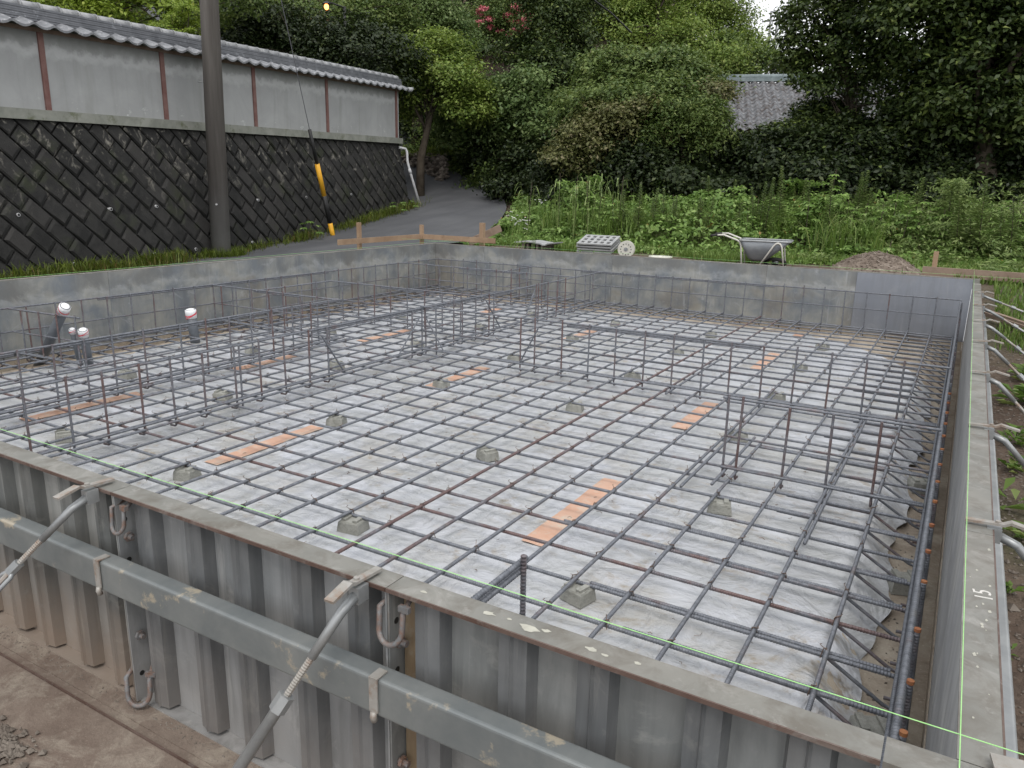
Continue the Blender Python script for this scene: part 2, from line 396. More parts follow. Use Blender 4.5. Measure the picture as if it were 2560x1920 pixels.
def mat_ground():
    g = NG('soil'); p = g.pos(); n = g.noise(p, 1.1, 6, .65, .5); f = g.noise(p, 18, 6, .75); st = g.voro(p, 22)
    c = g.mix(g.ramp(n, .35, .65), (.085, .060, .045), (.15, .115, .09)); c = g.mix(g.ramp(f, .5, .7, 0, .7), c, (.055, .04, .03))
    c = g.mix(g.ramp(st, .25, .12, 0, .5), c, (.20, .18, .155))
    c = g.mix(g.ramp(g.noise(p, .5, 4, .6), .5, .62, 0, .6), c, (.05, .06, .025))
    g.bump(g.math('ADD', f, g.math('MULTIPLY', st, -1.)), .8, .03); return g.fin(c, .95, 0, .2)
M['soil'] = mat_ground()
M['forest_floor'] = mat_simple('forest_floor', (.020, .026, .010), (.035, .045, .016), 2, .95)
M['gravel'] = mat_simple('gravel_stone', (.11, .085, .068), (.20, .165, .135), 9, .9, 0, .2, .3, c3=(.30, .26, .22), t3=(.58, .66))
M['stone'] = mat_simple('pebble', (.10, .082, .068), (.19, .165, .14), 9, .9, 0, .2, .3)
M['bark'] = mat_simple('bark', (.045, .036, .026), (.08, .066, .05), 9, .9, 0, .2, .5)
M['far_hill'] = mat_simple('haze_tinted_hill', (.10, .16, .20), (.13, .20, .24), .02, 1.)  # bluish haze of distance painted into the hill colour

def mat_leaf(name, a, b, c3, sc=1.4, trans=.32, rough=.5, spec=.35, c4=None):
    g = NG(name); p = g.pos(); isl = g.n('ShaderNodeNewGeometry').outputs['Random Per Island']
    n = g.noise(p, sc, 3, .6)
    k = g.math('ADD', g.math('MULTIPLY', isl, .55), g.math('MULTIPLY', g.ramp(n, .3, .7), .45))
    c = g.mix(g.ramp(k, .15, .85), a, b)
    c = g.mix(g.ramp(isl, .86, .96, 0, .8), c, c3)
    if c4: c = g.mix(g.ramp(isl, .988, .992), c, c4)
    g.fin(c, rough, 0, spec)
    tr = g.n('ShaderNodeBsdfTranslucent'); g.l(c, tr.inputs[0]); ms = g.n('ShaderNodeMixShader'); ms.inputs[0].default_value = trans
    g.l(g.b.outputs[0], ms.inputs[1]); g.l(tr.outputs[0], ms.inputs[2]); g.l(ms.outputs[0], g.out.inputs[0]); return g.mat
L = {
 'bright': mat_leaf('leaf_bright', (.10, .165, .028), (.23, .30, .06), (.32, .36, .11)),
 'yellow': mat_leaf('leaf_yellow', (.13, .20, .022), (.26, .34, .045), (.32, .36, .07)),
 'mid': mat_leaf('leaf_mid', (.060, .105, .024), (.16, .215, .055), (.24, .28, .09)),
 'blue': mat_leaf('leaf_bluish', (.062, .112, .030), (.175, .24, .075), (.24, .30, .12)),
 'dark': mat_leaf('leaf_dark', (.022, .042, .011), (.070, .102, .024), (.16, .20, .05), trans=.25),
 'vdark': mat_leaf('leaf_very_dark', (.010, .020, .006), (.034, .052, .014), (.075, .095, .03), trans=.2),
 'olive': mat_leaf('leaf_olive', (.085, .10, .03), (.19, .19, .07), (.28, .24, .14)),
 'weed': mat_leaf('leaf_weed', (.10, .185, .038), (.25, .37, .095), (.32, .42, .15), sc=2.5, c4=(.26, .17, .05)),
 'weed2': mat_leaf('leaf_weed_dull', (.105, .165, .045), (.24, .31, .10), (.30, .35, .15), sc=2.5),
 'grass': mat_leaf('grass_blade', (.075, .14, .022), (.16, .24, .05), (.24, .27, .09), sc=2.),
 'drygrass': mat_leaf('dry_grass_blade', (.12, .12, .035), (.20, .17, .06), (.28, .15, .05), sc=2.),
 'moss': mat_leaf('moss_leaf', (.075, .11, .012), (.13, .17, .02), (.17, .20, .04)),
}

# ------------------------------------------------------------------ plan of the place
# z = 0 is the plane of the slab reinforcement; formwork top at HT
XL, XR, YN, YF = -4.12, 2.074, -.668, 6.65
HT, HB = .535, -.065
FL = .056                                     # depth of the panel flanges

def smooth(t): t = max(0., min(1., t)); return t * t * (3 - 2 * t)
RY = [(-8, -.2), (-2, -.06), (1, .02), (3, .08), (6.3, .15), (9, .31), (12.5, .76), (16, 1.2), (20, 1.75), (40, 3.6)]
def lut(T, y):
    if y <= T[0][0]: return T[0][1]
    for (a, za), (b, zb) in zip(T, T[1:]):
        if y <= b: return za + (zb - za) * (y - a) / (b - a)
    return T[-1][1]
SY = [(-8, -.1), (-.9, -.075), (-.7, -.07), (0, .0), (3, .12), (6, .40), (7, .455), (8.5, .46), (11, .62), (16, .8), (40, 1.6)]
def ground_z(x, y):
    zl, zr = lut(RY, y), lut(SY, y)
    if y < 6.6: t = smooth((x + 4.4) / .5) if y > -.75 else smooth((x + 5) / 2)
    else: t = smooth((x + 5.2 + .12 * (y - 7)) / 1.6)
    z = zl + (zr - zl) * t
    dx, dy = x - CAM.x, y - CAM.y; dist = math.hypot(dx, dy); a = math.degrees(math.atan2(dx, dy))
    hm = smooth((-15 - a) / 8) if -120 < a < 0 else 0
    z += 17 * hm * smooth((dist - 19) / 32)
    return z

# wall line of the plastered boundary wall
WA = R_(-10); WU = Vector((math.sin(WA), math.cos(WA), 0)); WN = Vector((WU.y, -WU.x, 0))    # WN faces the road
W0 = Vector((-7.65, 6.07, 0)) - WN * .42
def wall_pt(s, off, z): return W0 + WU * s + WN * off + Vector((0, 0, z))
WROT = math.atan2(WU.y, WU.x)

# ------------------------------------------------------------------ ground
def arr(*segs):
    r = []
    for a, b, n in segs: r += list(np.linspace(a, b, n, endpoint=False))
    return r
GX = arr((-70, -20, 12), (-20, -9, 14), (-9, XL - FL, 26)) + [XL - FL] + arr((-4.0, 2.0, 24)) + [XR + FL] + arr((2.25, 6, 18), (6, 16, 14), (16, 70, 12)) + [70]
GY = arr((-14, -3, 10), (-3, YN - FL, 12)) + [YN - FL] + arr((-.6, 6.6, 24)) + [YF + FL] + arr((6.8, 12, 26), (12, 24, 22), (24, 80, 24)) + [80]
inside = lambda x, y: XL - FL < x < XR + FL and YN - FL < y < YF + FL
tag(link('ground', grid('ground', GX, GY, ground_z, M['soil'], inside)), kind='structure')
# blinding concrete apron outside the near formwork, and the trench floor inside
ap = MB(); ap.box((-6, -3.2, -.2), (2.6, YN - FL - .045, HB - .004)); ap.box((-6, YN - FL - .045, -.2), (2.6, YN + .03, HB + .0))
tag(ap.build('apron', M['apron']), kind='structure')
bs = MB(); bs.box((-4.4, -.797, HB - .003), (2.4, -.793, HB + .003)); tag(bs.build('base_strip', M['edge']), 'thin rusty steel strip on the concrete along the foot of the front formwork', 'steel strip')
def floor_z(x, y):
    e = min(x - XL, XR - x, y - YN, YF - y)
    return -.155 + .082 * smooth((e - .15) / .15)
FX = arr((XL - .03, -3.6, 12), (-3.6, 1.6, 12), (1.6, XR + .03, 14)) + [XR + .03]
FY = arr((YN - .03, -.2, 12), (-.2, 6.1, 12), (6.1, YF + .03, 14)) + [YF + .03]
tag(link('trench_floor', grid('trench_floor', FX, FY, floor_z, M['blinding'])), kind='structure')

def kerb(a, b_): q = MB(); q.box(a, b_); return q
q = MB(); g_ = HB - .0015
q.box((XL - FL, YN - FL, -.34), (XL + .004, YF + FL, g_)); q.box((XR - .004, YN - FL, -.34), (XR + FL, YF + FL, g_))
q.box((XL + .005, YF - .004, -.34), (XR - .005, YF + FL, g_)); q.box((XL + .005, YN - FL, -.34), (XR - .005, YN + .004, g_ - .001))
tag(q.build('footing_edge', M['blinding']), kind='structure')
# damp-proof film
def film_z(x, y):
    e = min(x - XL - .36, XR - .20 - x, YF - .46 - .9 * max(0, x - .6) ** 2 - y)
    z = -.062 + .004 * math.sin(x * 7 + 2 * math.sin(y * 3)) * math.sin(y * 6.1 + x)
    z -= .075 * smooth((.10 - e) / .14)
    z += .010 * math.sin(y * 23 + 9 * math.sin(x * 4)) * smooth((.25 - e) / .25)
    return z + rnd.uniform(-.0012, .0012)
def film_mesh():
    nu, nv = 230, 250; V = []
    for j in range(nv + 1):
        v = j / nv
        for i in range(nu + 1):
            u = i / nu; yy = YN + .01 + v * 6.8
            x1 = XR - .165 + .020 * math.sin(yy * 5) + .010 * math.sin(yy * 17 + 1); x0 = XL + .34 + .02 * math.sin(yy * 6)
            x = x0 + (x1 - x0) * u
            y1 = YF - .46 + .04 * math.sin(x * 4) - .9 * max(0, x - .6) ** 2
            y = YN + .01 + (y1 - YN - .01) * v
            V.append((x, y, film_z(x, y)))
    F = [[j * (nu + 1) + i, j * (nu + 1) + i + 1, (j + 1) * (nu + 1) + i + 1, (j + 1) * (nu + 1) + i] for j in range(nv) for i in range(nu)]
    me = bpy.data.meshes.new('vapour_film'); me.from_pydata(V, [], F); me.materials.append(M['film']); me.polygons.foreach_set('use_smooth', [True] * len(F)); me.update(); return me
tag(link('vapour_film', film_mesh()), 'white plastic damp-proof sheet spread over the floor under the reinforcing grid', 'plastic sheet')

# orange joint tapes on the film
for k, (x, y0, y1, d) in enumerate([(.69, .66, 1.46, 'nearest the front formwork, right of centre'), (-1.05, .56, 1.29, 'left of the second row of spacers, nearest the front'),
        (-1.06, 2.33, 3.08, 'beside a middle spacer'), (.69, 2.42, 3.10, 'in front of the right cross mesh'),
        (.69, 4.28, 4.98, 'behind the right cross mesh'), (-2.50, .45, 1.18, 'at the far left behind the near upright bars'),
        (-2.53, 1.95, 2.55, 'left, behind the post-like upright bars'), (-2.50, 3.3, 3.98, 'left, half way to the back corner'),
        (-2.5, 5.2, 5.72, 'near the back left corner'), (-1.05, 4.45, 5.07, 'behind the opening in the bars, beside a spacer block'), (.69, 5.95, 6.14, 'shortest piece, at the foot of the back wall')]):
    X = list(np.linspace(x - .048, x + .048, 5)); Y = list(np.linspace(y0, y1, 30))
    me = grid('tape_strip', X, Y, lambda a, b: film_z(a, b) + .0052, M['tape'])
    tag(link('tape_strip', me), 'orange joint tape on the film, ' + d, 'tape', 'orange tapes on the plastic sheet')

# ------------------------------------------------------------------ spacer blocks
def spacer_mesh(seed):
    r = random.Random(seed); b = MB(); j = lambda: r.uniform(-.004, .004)
    lo = [(-.043 + j(), -.038 + j()), (.043 + j(), -.038 + j()), (.043 + j(), .038 + j()), (-.043 + j(), .038 + j())]
    hi = [(-.034 + j(), -.030 + j()), (.034 + j(), -.030 + j()), (.034 + j(), .030 + j()), (-.034 + j(), .030 + j())]
    v = [(x, y, 0) for x, y in lo] + [(x, y, .048) for x, y in lo]
    v = [(x, y, 0) for x, y in lo] + [(x * .45 + u * .55, y * .45 + t * .55, .040) for (x, y), (u, t) in zip(lo, hi)] + [(x, y, .046) for x, y in hi]
    b.add(v, [(3, 2, 1, 0)] + [[a * 4 + i, a * 4 + (i + 1) % 4, a * 4 + 4 + (i + 1) % 4, a * 4 + 4 + i] for a in (0, 1) for i in range(4)] + [(8, 9, 10, 11)])
    for sx in (-1, 1): b.box((sx * .014, -.027, .040), (sx * .031, .027, .055))
    me = b.mesh('spacer_block', M['spacer'])
    return me
SP = [spacer_mesh(i) for i in range(4)]
rows = {.38: [-2.95, -1.97, -.99, .03, 1.02], 1.38: [-2.93, -1.96, -.99, .03, 1.22], 2.42: [-2.87, -1.96, -1.0, .02, 1.03], 3.41: [-2.95, -1.96, -1., 0., 1.03],
        4.42: [-2.94, -1.96, -.98, 0., .99], 5.42: [-2.94, -1.96, -.98, 0., 1.0]}
onum = ['front', 'second', 'third', 'fourth', 'fifth', 'back']; cnum = ['leftmost', 'second from left', 'middle', 'second from right', 'rightmost']
for i, (y, xs) in enumerate(rows.items()):
    for j, x in enumerate(xs):
        o = link('spacer_block', SP[(i * 5 + j) % 4], None, (x, y, -.0585), (0, 0, rnd.uniform(-.5, .5))); o.scale = (1.15, 1.12, 1)
        tag(o, 'grey concrete spacer block under the grid, %s in the %s row of blocks' % (cnum[j], onum[i]), 'spacer block', 'concrete spacers holding up the bars')
for k, (x, y) in enumerate([(1.95, .28), (1.96, 1.25), (1.95, 2.4)]):
    o = link('spacer_block', SP[k], None, (x, y, -.152), (0, 0, .4)); o.scale = (1.25, 1.25, 1.2)
    tag(o, 'larger concrete spacer in the right-hand trench, %s one' % ['nearest', 'middle', 'farthest'][k], 'spacer block', 'spacers in the edge trench')

# ------------------------------------------------------------------ reinforcing bars
_bars = {}
def bar_mesh(Ln, r, ribs=True):
    key = (round(Ln, 3), r, ribs)
    if key in _bars: return _bars[key]
    n = 8
    if ribs:
        step = r * 1.35; k = max(2, int(Ln / step)); xs, rs = [], []
        for i in range(k):
            x = i * step
            xs += [x, x + step * .45, x + step * .55, x + step * .9]; rs += [r, r, r * 1.13, r * 1.13]
        xs.append(k * step); rs.append(r)
    else: xs, rs = [0, Ln], [r, r]
    xs = np.array(xs) * (Ln / xs[-1]); rs = np.array(rs); an = np.arange(n) * 2 * math.pi / n
    V = np.stack([np.repeat(xs, n), (rs[:, None] * np.cos(an)).ravel(), (rs[:, None] * np.sin(an)).ravel()], 1)
    k = len(xs)
    i, j = np.meshgrid(np.arange(k - 1), np.arange(n), indexing='ij'); j2 = (j + 1) % n
    F = np.stack([i * n + j, i * n + j2, (i + 1) * n + j2, (i + 1) * n + j], -1).reshape(-1, 4)
    me = bpy.data.meshes.new('reinforcing_bar'); me.from_pydata(V.tolist(), [], F.tolist() + [list(range(n))[::-1], [(k - 1) * n + q for q in range(n)]])
    me.materials.append(M['rebar']); me.polygons.foreach_set('use_smooth', [True] * len(me.polygons)); me.update()
    _bars[key] = me; return me
def bar(name, p, q, r, parent, rust=0., ribs=True, sag=0):
    p, q = Vector(p), Vector(q); d = q - p; Ln = d.length
    o = link(name, bar_mesh(round(Ln, 2), r, ribs), parent)
    o.rotation_mode = 'QUATERNION'; o.rotation_quaternion = d.to_track_quat('X', 'Z'); o.location = p
    o.color = (rust, 0, 0, 1); return o

mat_root = thing('rebar_mat', 'large tied grid of steel reinforcing bars covering the plastic sheet', 'rebar grid', (0, 0, 0))
rustT = {1: .75, 2: .55, -3: .2}
for i in range(-20, 11):
    x = .2 * i if i < 10 else 1.985
    bar('lengthwise_bar', (x + rnd.uniform(-.006, .006), YN + .03, .0068), (x + rnd.uniform(-.006, .006), YF - .09, .0068), .0066, mat_root, rustT.get(i, rnd.choice([0, 0, .1, .2])))
rustX = {4: .5, 9: .3, 3: .7}
for j in range(-2, 33):
    y = .2 * j
    bar('crosswise_bar', (XL + .1, y + rnd.uniform(-.006, .006), -.0068), (XR - .08, y + rnd.uniform(-.006, .006), -.0068), .0066, mat_root, rustX.get(j, rnd.choice([0, 0, .15, .25])))
# laps: second bars lying beside the first
laps = [('x', .2, 1.25, 1.97), ('x', .4, 1.05, 1.97), ('x', 1.4, 1.2, 1.97), ('x', -.02, .9, 2.0), ('x', 2.2, 1.2, 1.97), ('x', .8, .75, 1.97), ('x', 1.0, .95, 1.97),
        ('y', -1.615, -.6, 6.5), ('y', -1.69, 0, 4.), ('y', -2.45, -.6, 3.1), ('y', -2.52, -.6, 3.1), ('y', 1.17, -.6, -.05), ('y', 1.13, 1.5, 2.3), ('y', 1.02, 1.4, 3.3), ('y', .42, 2.9, 4.2), ('y', 1.6, 1.1, 3.2)]
for ax, c, a, b in laps:
    if ax == 'x': bar('lap_bar', (a, c + .017, -.0068), (b, c + .017, -.0068), .0066, mat_root, .15)
    else: bar('lap_bar', (c + .016, a, .0068), (c + .016, b, .0068), .0066, mat_root, .1)
# haunch bars dipping into the edge trench: right side and back side
hb = MB()
for j in range(-2, 33):
    y = .2 * j + .02
    hb.tube([(1.45 if j % 3 else 1.55, y, -.018), (1.80, y, -.022), (1.962, y, -.118), (1.985, y, -.125), (1.99, y, -.105)], .0058, 6)
for i in range(-20, 10):
    x = .2 * i + .02
    hb.tube([(x, 6.05, -.018), (x, 6.33, -.022), (x, 6.50, -.118), (x, 6.535, -.125), (x, 6.54, -.10)], .0058, 6)
for j in range(-1, 33):
    y = .2 * j + .02
    hb.tube([(-3.55, y, -.018), (-3.82, y, -.022), (-3.985, y, -.118), (-4.0, y, -.125)], .0058, 6)
ho = hb.build('haunch_bars', M['rebar'], mat_root, True); ho.color = (.35, 0, 0, 1); ho['kind'] = 'stuff'
tw = MB()
for i in range(-18, 10):
    for j in range(0, 30):
        if rnd.random() < .2 or (j > 16 and rnd.random() < .5): continue
        x, y = .2 * i + rnd.uniform(-.004, .004), .2 * j; a = rnd.uniform(0, 6.28); h = rnd.uniform(.006, .016); dx, dy = math.cos(a), math.sin(a)
        tw.tube([(x - dx * .008, y - dy * .008, -.012), (x - .009 * dx, y - .009 * dy, .012), (x + .002 * dx, y, .0155), (x + .012 * dx, y + .012 * dy, .013 + h * .6), (x + .018 * dx, y + .018 * dy, .014 + h), (x + .012 * dx, y + .012 * dy, .015 + h * 1.3)], .0013, 4, False)
        tw.tube([(x - .010, y - .010, -.013), (x - .004, y - .004, .0155), (x + .004, y + .004, .0155), (x + .010, y + .010, -.013)], .0016, 4, False)
to = tw.build('tie_wires', M['wire'], mat_root, fix=False); to['kind'] = 'stuff'

def cage(label, p, q, posns, z1=.345, zb=0.0, tops=(.340,), mid=.165, rust=.3, doubled=True, slant=(), tipvar=.012, r=.0062, rv=.0056):
    """upright mesh of bars from p to q (plan), uprights at the given distances from p"""
    p, q = Vector((*p, 0)), Vector((*q, 0)); d = (q - p); Ln = d.length; d.normalize(); nrm = Vector((-d.y, d.x, 0))
    t = thing('rebar_cage', label, 'rebar cage', (p.x, p.y, 0), 0, 'upright reinforcement for the stem walls')
    for s in posns:
        h = round(z1 + rnd.choice([-.008, 0, .006, tipvar]), 3)
        lean = rnd.uniform(-.006, .006)
        o = bar('upright_bar', d * s + Vector((0, 0, zb - .03)), d * (s + lean) + Vector((0, 0, h)), rv, t, rust + rnd.choice([0, .2, .45, .1]))
        hk = MB(); a = d * s + Vector((0, 0, zb - .03))
        hk.tube([a, a + nrm * .01 + Vector((0, 0, -.008)), a + nrm * .05 + Vector((0, 0, -.01))], rv, 6)
        ho_ = hk.build('hook', M['rebar'], o, True, fix=False); ho_.matrix_parent_inverse = (o.matrix_basis).inverted(); ho_.color = (.6, 0, 0, 1)
    for z in tops:
        bar('top_bar', d * -.02 + nrm * .012 + Vector((0, 0, z)), d * (Ln + .02) + nrm * .012 + Vector((0, 0, z)), r, t, rust * .4)
        if doubled and Ln > 1: bar('top_bar', d * (Ln * .35) + nrm * .012 + Vector((0, 0, z - .014)), d * (Ln * .72) + nrm * .012 + Vector((0, 0, z - .014)), r, t, rust * .4)
    bar('middle_bar', nrm * .012 + Vector((0, 0, mid)), d * Ln + nrm * .012 + Vector((0, 0, mid)), .0052, t, rust)
    for e in (.0, .024): bar('bottom_bar', nrm * (.012 - e) + Vector((0, 0, zb + .018)), d * Ln + nrm * (.012 - e) + Vector((0, 0, zb + .018)), r, t, rust * .4)
    for s0, s1, za, zz in slant:
        bar('diagonal_bar', d * s0 + nrm * -.01 + Vector((0, 0, za)), d * s1 + nrm * -.01 + Vector((0, 0, zz)), .0055, t, .1)
    return t
def span(a, b, step=.2): return [a + step * k for k in range(int((b - a) / step + 1.001))]
A0 = -.6
cage('long upright mesh of bars from front left back to the rear wall', (-1.65, A0), (-1.65, YF - .15),
     [y - A0 for y in [-.35, -.15, .05, .25, .43, .63, .82, 1.02, 1.24, 1.28, 1.43, 1.63, 1.84, 2.02, 2.94, 3.07, 3.12, 3.51, 3.64, 3.85, 4.07, 4.15, 4.95, 5.0, 5.2, 5.4, 5.6, 5.85, 6.1, 6.3]], slant=[(2.55, 2.75, .30, .02), (3.62, 3.36, .27, .02), (4.6, 4.85, .3, .02), (5.5, 5.3, .3, .02)])
cage('second upright mesh of bars, parallel and left of the long one, ending at a corner', (-2.48, A0), (-2.48, 3.0), [y - A0 for y in [-.4, -.2, 0., .2, .46, .65, .84, 1.02, 1.23, 1.5, 1.7, 1.9, 2.1, 2.3, 2.5, 2.7, 2.9]])
cage('upright mesh of bars running from the left wall to the corner behind the white-capped pipes', (-4.02, 3.0), (-2.48, 3.0), span(.12, 1.5), mid=.17)
cage('short upright mesh of bars in front of the slanting capped pipe, by the left wall', (-4.02, 1.2), (-3.26, 1.26), span(.15, .76), mid=.17)
cage('short return of upright bars behind the capped pipes, near the left wall', (-3.41, 3.0), (-3.41, 3.92), span(.12, .9))
cage('upright mesh of bars crossing to the long mesh, left of the middle', (-3.41, 3.92), (-1.65, 3.92), span(.15, 1.7))
cage('rear left upright mesh of bars, parallel to the back wall', (-4.02, 5.85), (-1.68, 5.85), span(.15, 2.3))
cage('short upright mesh of bars joining the rear left mesh to the back wall', (-2.56, 5.85), (-2.56, 6.5), span(.15, .6))
cage('long cross mesh of upright bars from the middle to the right wall', (-1.65, 3.07), (1.98, 3.07), [.14] + [x + 1.65 for x in (-.75, -.63, -.41, -.2, 0., .21, .41, .61, .79, .99, 1.18, 1.38, 1.58, 1.77)], z1=.365, tops=(.355,), slant=[(.05, .22, .27, .02), (1.05, .90, .30, .02)])
cage('short cross mesh of four tall upright bars against the right wall', (1.12, 1.735), (1.98, 1.735), [.01, .07, .28, .47, .66], z1=.36, tops=(.35,), rust=.4)
cage('short pair of thick bars on uprights beside the front formwork', (1.10, -.60), (1.10, -.13), [.19, .46], z1=.345, tops=(.325, .30), r=.0075, rv=.0075, rust=.3, doubled=False)
# perimeter cages
cage('reinforcing mesh standing in front of the left formwork wall', (-4.03, A0), (-4.03, 6.55), span(.05, 7.1, .21), z1=.345, zb=-.03, rust=.25)
cage('reinforcing mesh standing in front of the back formwork wall', (-4.03, 6.555), (1.985, 6.555), span(.03, 6.0), z1=.355, zb=-.03, rust=.0, mid=.18)
cage('reinforcing mesh with thick bars standing in front of the right formwork wall', (2.012, A0), (2.012, 6.53), [.24, .415, .635, .89, 1.09, 1.29] + span(1.5, 7.0), z1=.335, zb=-.1, tops=(.325, .29, .02, -.02, -.09), r=.0074, rust=.2, mid=.1)
cage('reinforcing mesh behind the front formwork, mostly hidden below its edge', (-4.0, YN + .085), (2.0, YN + .085), span(.05, 5.9), z1=.18, zb=-.1, tops=(.02,), mid=.08, doubled=False)
# rusty saw-cut ends on the uprights along the right wall
rt = [o for o in C.objects if o.get('label', '').startswith('reinforcing mesh with thick')][0]
for s in [.24, .415, .635, .89, 1.09, 1.29] + span(1.5, 3.2):
    tips = MB(); tips.tube([(0, s, .337), (0, s, .345)], .0074, 8); tips.build('cut_end', M['rust_tip'], rt)

# ------------------------------------------------------------------ steel form panels
def make_panel(Ln, label, nr, mats, holes=True):
    face, outm, ribm = mats
    t = thing('steel_shutter', label, 'formwork panel', (0, 0, 0), 0, 'steel formwork panels round the slab')
    b = MB(); b.box((0.001, -.004, 0), (Ln - .001, 0, .594)); o = b.mesh('face_plate', [face, outm]);
    # outer skin gets the back material
    idx = [1 if p.normal.y < -.5 else 0 for p in o.polygons]; o.polygons.foreach_set('material_index', idx)
    link('face_plate', o, t)
    b = MB(); b.box((0.001, -FL, .594), (Ln - .001, 0, .600)); b.build('top_flange', M['flange'], t)
    b = MB(); b.box((0.001, -FL - .003, .5925), (Ln - .001, -FL, .6005)); b.build('flange_edge', M['edge'], t)
    b = MB(); b.box((.002, -.044, 0), (Ln - .002, -.0045, .004)); b.build('bottom_flange', outm, t)
    for x in (.001, Ln - .005):
        b = MB(); b.box((x, -FL + .002, .005), (x + .004, -.0045, .5935)); fl = b.build('end_flange', outm, t)
        for z in (.08, .19, .30, .41, .52):
            h = MB(); h.tube([(x - .0006, -.033, z), (x + .0046, -.033, z)], .007, 10); h.build('bolt_hole', M['black'], fl)
    for k in range(nr):
        x = Ln * (k + .5) / nr + (0.01 if k % 2 else -.006); wd = .037
        b = MB(); poly = [(x - wd, -.0042), (x - wd + .008, -.034), (x - .004, -.038), (x, -.044), (x + .004, -.038), (x + wd - .008, -.034), (x + wd, -.0042)]
        b.prism(poly, 2, .012 + .004 * (k % 2), .590); b.build('rib', ribm, t)
    return t
PM = (M['panel_in'], M['panel_out'], M['rib'])
p87 = make_panel(.865, 'x', 5, PM)
first = True
zP = HB
def place(loc, rz, label):
    global first
    if first: p87.location = loc; p87.rotation_euler = (0, 0, rz); p87['label'] = label; first = False; return p87
    return dup(p87, loc, rz, label)
nw = ['at the far left, outside the picture', 'hidden beyond the left edge', 'third', 'fourth', 'at the left edge of the picture, muddy at its foot', 'left of the two clamped braces, streaked grey', 'in the middle of the picture, between two hanging clips', 'nearest the camera, stained with white drips']
x = 1.985; k = 7; xs = []
while x > XL: xs.append(x - .865); x -= .865
lab_n = ['ribbed back of the front formwork panel nearest the right corner, streaked white', 'ribbed front formwork panel between the two long turnbuckle braces',
         'muddy front formwork panel at the lower left, below the left brace', 'front formwork panel at the left edge, only its rusty top rim showing']
lab_n += ['front formwork panel beyond the left edge, number %s from the right corner' % q for q in ('five', 'six', 'seven', 'eight')]
for k, xx in enumerate(xs):
    if k < 2:
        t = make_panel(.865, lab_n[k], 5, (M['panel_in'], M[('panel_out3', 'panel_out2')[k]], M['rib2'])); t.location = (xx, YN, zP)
        if k == 0:
            b = MB(); b.box((.008, -.012, .004), (.050, -.0046, .585)); b.build('joint_strip', M['rusty_strip'], t)
    else: place((xx, YN, zP), 0, lab_n[min(k, 7)])
yy = YN; k = 0
ords = ['nearest', 'second', 'third', 'fourth', 'fifth', 'sixth', 'seventh', 'eighth', 'ninth']
y0 = .26 - .865 - .06
ys = [y0 + .865 * k for k in range(8)]
for k, y_ in enumerate(ys):
    if k == 0: p_r = make_panel(.865, 'right-hand formwork panel, nearest from the camera', 5, (M['panel_right'], M['panel_out'], M['rib'])); p_r.location = (XR, y_, zP); p_r.rotation_euler = (0, 0, R_(90))
    else: dup(p_r, (XR, y_, zP), R_(90), 'right-hand formwork panel, %s from the camera' % ords[k])
# narrow closing piece at the near right corner and at the back
def big(Ln, label, face):
    return make_panel(Ln, label, 9 if Ln > 1.2 else 5, (face, M['panel_out'], M['rib']))
seamsF = [1.92, 1.07, .19, -1.57, -3.35, XL]
flab = ['clean bluish panel of the back wall, at its right end', 'back wall panel with brown and dark patches, left of the clean one', 'back wall panel behind the cream wheelbarrow legs, mottled grey',
        'back wall panel with a rust streak, below the white cable drum', 'back wall panel nearest the left corner']
seg = [(XR, 1.07), (1.07, .19), (.19, -1.57), (-1.57, -3.35), (-3.35, XL)]
for (a, b_), l_ in zip(seg, flab):
    t = big(a - b_, l_, M['panel_clean'] if a == XR else M['panel_in']); t.location = (a, YF, zP); t.rotation_euler = (0, 0, R_(180))
segL = [(YN, .28), (.28, 2.06), (2.06, 4.57), (4.57, YF)]
llab = ['left wall panel beyond the left edge of the picture', 'pale left wall panel behind the slanting pipe', 'long mottled left wall panel in the middle', 'left wall panel ending at the back corner']
for (a, b_), l_ in zip(segL, llab):
    t = big(b_ - a, l_, M['panel_in']); t.location = (XL, b_, zP); t.rotation_euler = (0, 0, R_(-90))
# corner angle pieces
for (cx, cy, nm) in ((XR, YN, 'near right'), (XR, YF, 'far right'), (XL, YF, 'far left'), (XL, YN, 'near left')):
    sx = 1 if cx > 0 else -1; sy = 1 if cy > 0 else -1
    b = MB(); b.box((cx + sx * .0015, cy + sy * .0015, zP), (cx + sx * .0545, cy + sy * .0545, HT + .0022))
    if nm == 'near right': b.box((XR - .087, YN - .058, HT - .012), (XR + .0015, YN - .0005, HT + .0012))
    b.cur = 0
    tag(b.build('corner_angle', M['flange']), 'steel corner post joining the formwork at the %s corner' % nm, 'corner post', 'steel corner posts')
# chalked number and paint marks on the flanges
def text_mesh(s, size, mat, name):
    cu = bpy.data.curves.new(name, 'FONT'); cu.body = s; cu.size = size; cu.extrude = .0004
    o = bpy.data.objects.new(name, cu); C.objects.link(o); dg = bpy.context.evaluated_depsgraph_get()
    me = bpy.data.meshes.new_from_object(o.evaluated_get(dg)); C.objects.unlink(o); bpy.data.objects.remove(o)
    me.materials.clear(); me.materials.append(mat); return me
nearR = [o for o in C.objects if o.get('label') == 'right-hand formwork panel, nearest from the camera'][0]
mk = link('chalk_number', text_mesh('15', .045, M['chalk'], 'chalk_number'), nearR, (.52, -.052, .6004), (0, 0, R_(8)))
pb = MB()
def blob(b, x, y, z, r, seed, n=11):
    q = random.Random(seed); pts = [(x + r * q.uniform(.5, 1.2) * math.cos(6.283 * i / n) * 1.7, y + r * q.uniform(.5, 1.) * math.sin(6.283 * i / n), z) for i in range(n)]
    b.add(pts, [list(range(n))])
